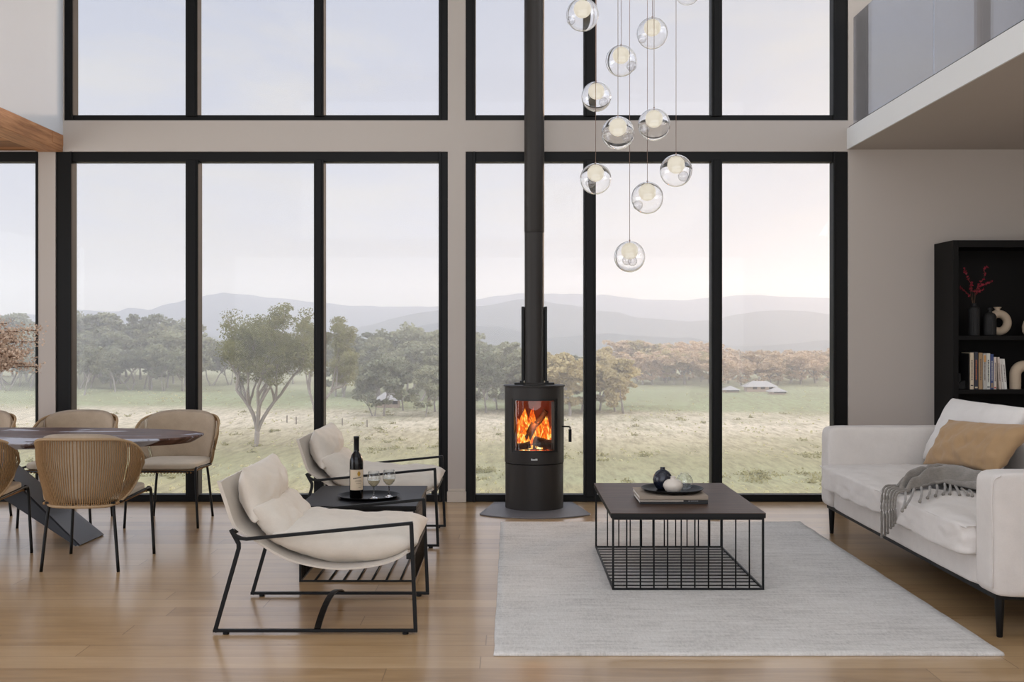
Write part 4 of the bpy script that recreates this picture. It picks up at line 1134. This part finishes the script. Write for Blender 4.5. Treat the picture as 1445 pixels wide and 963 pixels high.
# dining table
def dining_table():
    cx, cy = -3.15, 6.17; t = thing('dining_table', 'long boat shaped dining table with glossy dark resin top on slanted black steel plates', 'table', (cx, cy, 0))
    n = 96; a_, b_ = 1.29, .475
    def outl(k, sc=0):
        th = 2*pi*k/n; c, s = cos(th), sin(th)
        x = (a_-sc)*abs(c)**.82*(1 if c > 0 else -1); y = (b_-sc)*abs(s)**.98*(1 if s > 0 else -1)
        w = .008*noise.noise(Vector((cos(th)*3, sin(th)*3, 5))); return (x+w*c, y+w*s)
    vs = []; fs = []
    for (sc, z) in ((.002, .700), (0, .698), (0, .690), (.06, .655)):
        for k in range(n): x, y = outl(k, sc); vs.append((x, y, z))
    for r in range(3):
        for k in range(n): fs.append((r*n+k, r*n+(k+1) % n, (r+1)*n+(k+1) % n, (r+1)*n+k))
    fs.append(tuple(range(n))); fs.append(tuple(3*n+k for k in range(n-1, -1, -1)))
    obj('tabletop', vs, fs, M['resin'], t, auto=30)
    def plate(p):   # a folded slanting plate from table underside to floor, given lower and upper edge pairs
        b = MB(); (l0, l1, u0, u1) = [Vector(q)-Vector((cx, cy, 0)) for q in p]
        nrm = (l1-l0).cross(u0-l0).normalized()*.006
        b.hexa([l0-nrm, l1-nrm, l1+nrm, l0+nrm, u0-nrm, u1-nrm, u1+nrm, u0+nrm]); return b.build('base_plate', PLT, t, bevel=.001)
    # foot edge at floor, slanting up to the left
    plate([(-2.650, 6.300, .003), (-2.638, 6.640, .003), (-3.25, 6.20, .655), (-3.38, 6.55, .655)])
    plate([(-2.672, 6.292, .002), (-2.656, 6.300, .006), (-3.56, 6.15, .655), (-3.26, 6.20, .655)])
    plate([(-3.95, 6.05, .003), (-3.95, 6.35, .003), (-3.30, 6.05, .655), (-3.18, 6.35, .655)])
PLT = plain('blued_steel_plate', (46,48,53), .36, metal=.4, var=.05)
dining_table()

# dried flowers in a vase at the left edge
t = thing('flower_vase', 'dark round vase standing on the dining table, holding dried flowers', 'vase', (-3.37, 6.12, .7005))
b = MB(); b.lathe([(.0001, 0), (.06, 0), (.095, .05), (.10, .11), (.06, .18), (.04, .21), (.045, .23), (.036, .23), (.032, .2)], n=32, cap=False); b.build('vase_body', M['ceramicnavy'], t, smooth=True)
def blooms():
    t = thing('dried_flowers', 'bunch of dried pinkish beige hydrangea sprays at the left picture edge', 'dried flowers', (-3.37, 6.12, .90))
    st = MB(); fl = MB(); rnd = random.Random(11)
    for k in range(64):
        a = rnd.uniform(-.5, .5)*pi+ (0 if k < 50 else pi); R_ = rnd.uniform(.2, .56); el = rnd.uniform(.20, .44)
        e = Vector((R_*cos(a), R_*.55*sin(a), el))
        if k < 6: e = Vector(((.545, .50, .47, .535, .42, .36)[k], rnd.uniform(-.1, .1), (.36, .26, .42, .21, .24, .47)[k]))
        c = curve_pts([(0,0,0), (e.x*.25, e.y*.3, e.z*.55), (e.x*.65, e.y*.7, e.z*.95), tuple(e)], 5); st.sweep(c, .0022, 5)
        for q in range(170 if k > 5 else 110):
            p = c[rnd.randint(9, len(c)-1)]+Vector((rnd.gauss(0, .022), rnd.gauss(0, .022), rnd.gauss(0, .018)))
            s = rnd.uniform(.006, .014); u = Vector((rnd.uniform(-1,1), rnd.uniform(-1,1), rnd.uniform(-1,1))).normalized(); w = u.orthogonal().normalized()
            v3 = u.cross(w)
            fl.add([p, p+w*s+u*s*.4, p+(w+v3)*s*1.1, p+v3*s+u*s*.4], [(0,1,2,3)])
    st.build('stems', M['twig'], t, smooth=True); fl.build('blooms', M['bloom'], t)
blooms()

# ------------------------------------------------------------------ landscape
GH = 7.0; GZ = EYE-GH
def gY(py): return F*GH/(py-CY)
def terrain():
    nx, ny = 90, 90; vs = []; fs = []
    b = MB()
    def P(i, j):
        v = (j/(ny-1)); Y = 12+480*v**2.2; X = (-1+2*i/(nx-1))*(60+Y*1.1)
        z = GZ+.9*noise.noise(Vector((X*.02, Y*.02, 0)))*smoothstep(60, 160, Y)+.12*noise.noise(Vector((X*.15, Y*.15, 2)))
        z += 2.3*smoothstep(95, 210, Y)*smoothstep(-40, 60, X*1.0)*.55
        return (X, Y, z)
    b.grid(P, nx, ny); o = b.build('field_ground', M['field'], smooth=True, kind='structure'); return o
terrain()
def gz(X, Y):
    z = GZ+.9*noise.noise(Vector((X*.02, Y*.02, 0)))*smoothstep(60, 160, Y)+.12*noise.noise(Vector((X*.15, Y*.15, 2)))
    return z+2.3*smoothstep(95, 210, Y)*smoothstep(-40, 60, X*1.0)*.55
def range_(name, prof, Y0, depth, m, amp, seed, label):
    xs = [p[0] for p in prof]
    def ridge(px):
        for k in range(len(prof)-1):
            if prof[k][0] <= px <= prof[k+1][0]:
                u = (px-prof[k][0])/(prof[k+1][0]-prof[k][0]); u = u*u*(3-2*u)
                return prof[k][1]+(prof[k+1][1]-prof[k][1])*u
        return prof[0][1] if px < xs[0] else prof[-1][1]
    nx, ny = 260, 26; b = MB()
    def P(i, j):
        X = -.62*Y0*1.6+1.24*Y0*1.6*i/(nx-1); v = j/(ny-1); Y = Y0-depth+depth*1.5*v
        px = CX+X*F/Y0
        zr = sz(ridge(px), Y0)-GZ
        f = math.exp(-((v-.667)/.30)**2)*1.0
        sp = noise.fractal(Vector((X*.012+seed, Y*.012, 0)), 1.0, 2.0, 4)
        z = GZ-1+zr*(f)+amp*sp*f*(.35 if .6 < v < .74 else 1)+1.0*f
        z += .4*noise.noise(Vector((X*.15, Y*.05, seed)))*f
        return (X, Y, z)
    b.grid(P, nx, ny); o = b.build(name, m, smooth=True, kind='structure'); return o
far = [(-600,440),(-200,430),(0,450),(30,444),(60,447),(104,450),(118,444),(160,442),(192,444),(206,439),(232,444),(262,434),(285,424),(318,418),(330,415),(352,416),(375,420),(405,421),(450,425),(500,430),(540,432),(600,432),(640,430),(680,420),(705,415),(740,412),(800,413),(845,416),(880,421),(905,424),(960,423),(1000,418),(1060,415),(1120,417),(1180,420),(1300,410),(1700,420)]
mid = [(-600,470),(0,462),(60,452),(100,456),(150,468),(220,462),(262,470),(330,480),(440,478),(480,470),(520,458),(560,448),(600,440),(632,436),(680,430),(740,423),(800,430),(860,440),(905,448),(960,452),(1040,447),(1180,452),(1300,450),(1700,460)]
near = [(-600,500),(0,488),(150,492),(262,486),(400,500),(480,502),(540,480),(600,462),(640,455),(700,462),(780,482),(860,476),(960,480),(1040,490),(1180,480),(1700,490)]
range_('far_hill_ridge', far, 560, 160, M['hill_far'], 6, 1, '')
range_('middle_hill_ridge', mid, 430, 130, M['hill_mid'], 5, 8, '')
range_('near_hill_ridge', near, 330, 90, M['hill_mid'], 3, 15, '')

def tree_meshes(seed, H, Wd, nleaf, ls, stems=3, trunk_h=.18, crown_lo=.3, r0=.03, clumps=60, gum=False):
    """returns trunk mesh data, leaf mesh data; tree of height H, crown width Wd"""
    rnd = random.Random(seed); tb = MB(); tips = []
    def branch(p, d, L, r, depth):
        pts = [p]; q = p.copy(); dd = d.copy(); n = 5
        for k in range(n):
            dd = (dd+Vector((rnd.uniform(-.22,.22), rnd.uniform(-.22,.22), rnd.uniform(-.04,.16)))).normalized(); q = q+dd*L/n; pts.append(q.copy())
        tb.sweep(pts, n=6 if depth < 2 else 4, radii=[r*(1-.55*k/n) for k in range(n+1)], cap=False)
        if depth >= (4 if gum else 3): tips.append(q); return
        kids_ = rnd.randint(2, 3) if depth else rnd.randint(3, 4)
        for k in range(kids_):
            a = rnd.uniform(0, 2*pi); sp = rnd.uniform(.35, .8)
            ax = dd.orthogonal().normalized(); ax = Matrix.Rotation(a, 3, dd) @ ax
            nd = (dd*(1-sp*.45)+ax*sp+Vector((0,0,.12))).normalized()
            branch(pts[rnd.choice((3, 4, 5))], nd, L*rnd.uniform(.58, .8), r*.5, depth+1)
            if depth >= 1: tips.append(q)
    base_ = Vector((0,0,0))
    if gum:
        base_ = Vector((.01*H, 0, .085*H)); tb.sweep([(0,0,-.3), (.002*H,0,.03*H), tuple(base_), (.012*H,0,.10*H)], n=9, radii=[H*r0*2.3, H*r0*1.75, H*r0*1.6, H*r0*1.3])
    for s in range(stems):
        a = 2*pi*s/stems+rnd.uniform(-.4, .4); sp = .0 if stems == 1 else rnd.uniform(.35, .75)
        branch(base_+Vector((.02*H*cos(a)*(stems > 1)*(not gum), .02*H*sin(a)*(stems > 1)*(not gum), 0)), Vector((sp*cos(a), sp*sin(a), 1)).normalized(), H*(.30 if gum else .34), H*r0, 0)
    # scale tips into crown box
    lv = []; lf = []
    mz = max(t.z for t in tips); mx = max(abs(t.x) for t in tips)
    kx = Wd/2/mx*.88; kz = H/mz*.93
    tv = [(v[0]*kx*min(1, .35+v[2]/mz*1.6) if gum else v[0]*kx, v[1]*kx, v[2]*kz) for v in tb.v]
    tips = [Vector((t.x*kx, t.y*kx, t.z*kz)) for t in tips if t.z*kz > crown_lo*H]
    rnd.shuffle(tips); cs = tips[:clumps]
    while len(cs) < clumps:
        a = rnd.uniform(0, 2*pi); u = rnd.random()**.5; z = rnd.uniform(crown_lo+.05, .92); w = Wd/2*.8*sqrt(max(.05, 1-((z-.62)/.42)**2))
        cs.append(Vector((cos(a)*u*w, sin(a)*u*w, z*H)))
    per = max(1, nleaf//len(cs))
    for c in cs:
        R_ = Wd*rnd.uniform(.045, .095)*(1 if gum else 1.6)
        for k in range(per):
            d = Vector((rnd.gauss(0,1), rnd.gauss(0,1), rnd.gauss(0,1))).normalized()*rnd.random()**.33*R_; d.z *= .62
            p = c+d; u = Vector((rnd.uniform(-1,1), rnd.uniform(-1,1), rnd.uniform(-1,1))).normalized(); w = u.orthogonal().normalized(); v3 = u.cross(w); s = ls*rnd.uniform(.6, 1.3)
            b0 = len(lv); lv += [p-w*s*.5, p+v3*s*.5, p+w*s*.5, p-v3*s*.5]; lf.append((b0, b0+1, b0+2, b0+3))
    return (tv, tb.f), (lv, lf)
def mk_tree(name, label, cat, X, Y, tm, lm, mt, ml, group=None, z=None):
    t = thing(name, label, cat, (X, Y, gz(X, Y)-.1 if z is None else z), group)
    obj('trunk', tm[0], tm[1], mt, t, smooth=True); obj('foliage', lm[0], lm[1], ml, t); return t
# hero gums
tm, lm = tree_meshes(21, 9.4, 9.4, 40000, .105, stems=5, crown_lo=.24, r0=.022, clumps=260, gum=True)
X = sx(362, 64.5); big = mk_tree('gum_tree', 'large spreading gum tree with forked grey trunk in the left paddock, middle pane', 'tree', X, 64.5, tm, lm, M['bark'], M['gum'])
tm, lm = tree_meshes(33, 8.9, 6.8, 24000, .11, stems=2, crown_lo=.34, r0=.022, clumps=170, gum=True)
mk_tree('gum_tree', 'second tall gum tree just behind and right of the large one, partly behind a mullion', 'tree', sx(446, 73), 73, tm, lm, M['bark'], M['gum'])
# variants for the woods
def variant(seed, ml, H=6.5, W=4.6, n=4600, stems=1, name='tree'):
    tm, lm = tree_meshes(seed, H, W, n, .28, stems=stems, crown_lo=.16, r0=.018, clumps=70)
    t = thing(name, '', 'tree'); obj('trunk', tm[0], tm[1], M['bark'], t, smooth=True); obj('foliage', lm[0], lm[1], ml, t); return t
VG = [variant(101+k, M['wood_green'], W=4.4+.5*k, stems=1+k % 2) for k in range(4)]
VY = [variant(201+k, M['wood_gold'], W=4.6+.4*k, stems=1+k % 2) for k in range(2)]
VR = [variant(301+k, M['wood_rust'], W=5.0+.4*k, n=3800) for k in range(2)]
used = set()
rt = random.Random(77)
def plant(proto, px, Y, H, label, group=None, wf=1):
    if proto.name in used: t = copy_tree(proto)
    else: t = proto; used.add(proto.name)
    X = sx(px, Y); k = H/6.5
    t.location = (X, Y, gz(X, Y)-.1); t.rotation_euler = (0,0,rt.uniform(0, 6.28)); t.scale = (k*wf, k*wf, k)
    t['label'] = label
    if group: t['group'] = group
    return t
plant(VG[0], 119, 119, 5.9, 'lone round tree standing clear of the wood in the far left paddock')
def wood(pxs, Y, Hpx, jx, protos, label, group, wf=1.15):
    for px in pxs:
        yy = Y*rt.uniform(.96, 1.05); hp = rt.uniform(*Hpx)
        plant(rt.choice(protos), px+rt.uniform(-jx, jx), yy, hp*yy/F, label, group, wf*rt.uniform(.9, 1.15))
g1 = 'misty grey-green wood behind the left paddock'
for Y, h, st in ((132, (56, 70), 17), (143, (68, 84), 18), (158, (80, 96), 20)):
    wood(range(-20, 270, st), Y, h, 6, VG, 'hazy grey-green tree in the wood edging the left paddock', g1)
wood(range(275, 440, 24), 150, (60, 74), 8, VG, 'hazy tree in the wood directly behind the large gum tree', 'wood behind the large gum')
g2 = 'misty wood seen left of the stove'
wood(range(470, 640, 21), 112, (72, 88), 7, VG, 'dense grey-green tree at the back of the wood left of the centre pier', g2)
wood(range(462, 640, 22), 125, (86, 100), 7, VG, 'dense grey-green tree at the back of the wood left of the centre pier', g2)
wood((528, 541, 569, 602, 614, 632), 90, (76, 92), 3, VG, 'front row tree with bare trunk at the wood edge left of the centre pier', 'front row trees left of the pier', 1.1)
g3 = 'trees seen beside the stove flue'
wood((668, 684, 700, 716, 732, 750), 93, (80, 96), 3, VG+VY[:1], 'front row tree at the wood edge just left of the stove', 'front trees left of the stove')
wood(range(665, 760, 17), 108, (76, 90), 5, VG, 'hazy tree behind the front row left of the stove', 'back trees left of the stove')
wood((768, 788, 802, 820, 846, 866, 880), 90, (70, 92), 3, VY, 'golden green tree between the stove and the second mullion', 'golden trees right of the stove')
wood(range(770, 890, 20), 104, (62, 80), 6, VY+VG[:1], 'hazy golden tree at the back of the grove right of the stove', 'back trees right of the stove')
wood(range(888, 1002, 11), 140, (44, 54), 4, VY+VR, 'russet gold tree of the dense clump on the far pasture, right of the stove', 'far golden clump', 1.35)
wood(range(884, 1010, 13), 150, (50, 60), 4, VY+VR, 'russet gold tree of the dense clump on the far pasture, right of the stove', 'far golden clump', 1.35)
wood(range(1015, 1200, 17), 132, (34, 46), 5, VR+VY[:1], 'pale russet tree by the farmhouse in the right-hand pane', 'trees round the farmhouse', 1.3)
wood(range(1020, 1200, 19), 145, (38, 50), 5, VR, 'pale russet tree behind the farmhouse in the right-hand pane', 'trees behind the farmhouse', 1.4)
for v in VG+VY+VR:
    if v.name not in used: plant(v, 1150, 160, 5, 'pale russet tree behind the farmhouse in the right-hand pane', 'trees behind the farmhouse')
# farmhouse
def house(name, px, Y, W, D, Hh, label):
    X = sx(px, Y); t = thing(name, label, 'building', (X, Y, gz(X, Y)-.1)); b = MB(); b.box(-W/2, W/2, -D/2, D/2, 0, Hh); b.build('wall', M['farmwall'], t)
    b = MB(); e = .3; r = Hh+D*.32
    b.add([(-W/2-e, -D/2-e, Hh-.1), (W/2+e, -D/2-e, Hh-.1), (W/2+e, D/2+e, Hh-.1), (-W/2-e, D/2+e, Hh-.1), (-W/2+.8, 0, r), (W/2-.8, 0, r)], [(0,1,5,4), (2,3,4,5), (1,2,5), (3,0,4), (0,3,2,1)])
    b.build('roof', M['roofwhite'], t)
    b = MB()
    for k in range(3): b.box(-W/2+W*(.2+.28*k), -W/2+W*(.2+.28*k)+.5, -D/2-.03, -D/2+.02, .5*Hh, .85*Hh)
    b.build('window', M['blackframe'], t)
house('farmhouse', 1072, 122, 3.4, 1.7, .75, 'long low white-roofed farmhouse among trees in the right-hand pane')
house('farm_shed', 1030, 121, 1.7, 1.2, .5, 'small white-roofed shed left of the farmhouse')
house('farm_shed', 1096, 118, 1.6, 1.3, .5, 'small white-roofed shed right of the farmhouse')
# skeletal pale shed in the centre-left woods
house('hay_barn', 547, 99, 2.2, 2.0, .9, 'pale gabled barn among the tree trunks left of the centre pier')
# paddock posts
for k, (px, py) in enumerate(((405, 598), (418, 600), (483, 601), (518, 603), (300, 596))):
    Y = gY(py); X = sx(px, Y); b = MB(); b.lathe([(.05, 0), (.05, .62), (.02, .66)], n=8); o = b.build('fence_post', M['post']); o.location = (X, Y, gz(X, Y)-.1)
    tag(o, ('thin grey fence post in the paddock just left of the second mullion', 'thin grey fence post in the paddock close against the second mullion', 'thin grey fence post in the paddock behind the far armchair', 'thin grey fence post in the paddock above the wine bottle', 'thin grey fence post in the paddock left of the large gum')[k], 'fence post', 'paddock fence posts')
# grass tussocks scattered in the near paddock
def tussocks():
    rnd = random.Random(5); b = MB()
    for k in range(3000):
        Y = 44+90*rnd.random()**1.4; X = rnd.uniform(-.62, .42)*Y
        if noise.noise(Vector((X*.09, Y*.14, 4)))+.25*rnd.random() < .08: continue
        z = gz(X, Y); h = rnd.uniform(.04, .12); w = rnd.uniform(.06, .28)
        for q in range(3):
            a = rnd.uniform(0, pi); dx, dy = w*.5*cos(a), w*.5*sin(a)
            b.add([(X-dx, Y-dy, z-.05), (X+dx, Y+dy, z-.05), (X+dx*.7, Y+dy*.7, z+h*rnd.uniform(.5, 1)), (X, Y, z+h), (X-dx*.7, Y-dy*.7, z+h*rnd.uniform(.5, 1))], [(0,1,2,3,4)])
    o = b.build('grass_tussocks', M['tuss']); tag(o, 'olive and straw grass tussocks scattered over the near paddock', 'grass', kind='stuff')
M['tuss'] = m_foliage('tussock_grass', (190,184,146), (216,204,168))
tussocks()
def scrub():
    rnd = random.Random(15); b = MB(); n = 0
    while n < 260:
        Y = rnd.choice((rnd.gauss(52.5, 1.6), rnd.gauss(59, 4), rnd.uniform(47, 95), rnd.gauss(53, 1.2))); X = rnd.uniform(-.56, .40)*Y
        if noise.noise(Vector((X*.12, Y*.1, 9))) < -.02: continue
        n += 1; z = gz(X, Y); R_ = rnd.uniform(.15, .5)
        for q in range(46):
            p = Vector((X+rnd.gauss(0, R_*.6), Y+rnd.gauss(0, R_*.6), z+abs(rnd.gauss(0, .09)))); s_ = rnd.uniform(.03, .07)
            u = Vector((rnd.uniform(-1,1), rnd.uniform(-1,1), rnd.uniform(-1,1))).normalized(); w = u.orthogonal().normalized(); v3 = u.cross(w)
            b.add([p-w*s_, p+v3*s_, p+w*s_, p-v3*s_], [(0,1,2,3)])
    o = b.build('paddock_scrub', M['scrub']); tag(o, 'low olive scrub scattered across the near paddock below the trees', 'scrub', kind='stuff')
M['scrub'] = m_foliage('scrub_leaves', (100,100,72), (150,144,106))
scrub()
# valley haze
def haze():
    b = MB(); b.box(-700, 700, 22, 760, GZ-30, GZ+46)
    o = b.build('valley_haze'); t = NT('valley_haze')
    v = t.n('ShaderNodeVolumePrincipled')
    v = t.n('ShaderNodeVolumeScatter'); v.inputs['Color'].default_value = (.80, .81, .875, 1); v.inputs['Density'].default_value = HAZE; v.inputs['Anisotropy'].default_value = .55
    t.l(v.outputs[0], t.out.inputs[1]); o.data.materials.append(t.m)
    o['kind'] = 'structure'
HAZE = .0030
haze()

# ------------------------------------------------------------------ sky and light
w = bpy.data.worlds.new('sky'); bpy.context.scene.world = w; w.use_nodes = True; nt = w.node_tree; nt.nodes.clear()
class WT(NT):
    def __init__(s): s.t = nt; s.out = nt.nodes.new('ShaderNodeOutputWorld')
k = WT()
tc = k.n('ShaderNodeTexCoord'); sp = k.n('ShaderNodeSeparateXYZ'); k.l(tc.outputs['Generated'], sp.inputs[0])
mp = k.n('ShaderNodeMapping'); k.l(tc.outputs['Generated'], mp.inputs[0]); mp.inputs['Scale'].default_value = (1.3, 1.3, 5.5)
n1 = k.noise(mp.outputs[0], 2.1, 7, .58, .35)
cloud = k.ramp(n1, [(.45, (0,0,0,1)), (.60, (1,1,1,1))])
elev = sp.outputs[2]
blue = k.ramp(elev, [(0, lin((226,230,238))), (.12, lin((214,220,236))), (.35, lin((204,212,232))), (1, lin((190,202,226)))])
white = lin((232,231,229))
rightw = k.math('MULTIPLY', k.math('ADD', sp.outputs[0], .08), 2.2, clamp=True)
base = k.mix(k.math('MULTIPLY', cloud, .8), blue, white)
base = k.mix(k.math('MULTIPLY', rightw, .6), base, lin((222,221,220)))
low = k.math('SUBTRACT', 1, k.math('MULTIPLY', elev, 9), clamp=True)
base = k.mix(k.math('MULTIPLY', low, .6), base, lin((226,224,219)))
# bright overcast behind and above the house
back = k.math('MULTIPLY', k.math('SUBTRACT', .25, sp.outputs[1]), 1.6, clamp=True)
up = k.math('MULTIPLY', k.math('SUBTRACT', elev, .36), 2.4, clamp=True)
side = k.math('MULTIPLY', k.math('SUBTRACT', k.math('ABSOLUTE', sp.outputs[0]), .6), 2.5, clamp=True)
BACK, UPK, SIDE = 3.0, 1.1, 3.6
st = k.math('ADD', k.math('ADD', k.math('ADD', 1.0, k.math('MULTIPLY', back, BACK)), k.math('MULTIPLY', up, UPK)), k.math('MULTIPLY', side, SIDE))
st = k.math('MULTIPLY', st, .78)
bgn = k.n('ShaderNodeBackground'); k.l(base, bgn.inputs[0]); k.l(st, bgn.inputs[1]); k.l(bgn.outputs[0], k.out.inputs[0])

# ------------------------------------------------------------------ camera
cam = bpy.data.cameras.new('camera'); co = bpy.data.objects.new('camera', cam); COL.objects.link(co)
cam.sensor_width = 36; cam.lens = 36*F/1445; cam.shift_x = (722.5-CX)/1445; cam.shift_y = -(481.5-CY)/1445
co.location = (0, 0, EYE); co.rotation_euler = (pi/2, 0, 0); cam.clip_end = 3000; cam.clip_start = .05
sc = bpy.context.scene; sc.camera = co
sc.view_settings.view_transform = 'Standard'; sc.view_settings.look = 'None'; sc.view_settings.gamma = 1; sc.view_settings.exposure = 0
sc.view_settings.use_curve_mapping = False
c = sc.cycles; c.max_bounces = 12; c.diffuse_bounces = 5; c.glossy_bounces = 5; c.transmission_bounces = 10; c.transparent_max_bounces = 32
c.volume_bounces = 1; c.caustics_reflective = False; c.caustics_refractive = False; c.sample_clamp_indirect = 4; c.use_denoising = True
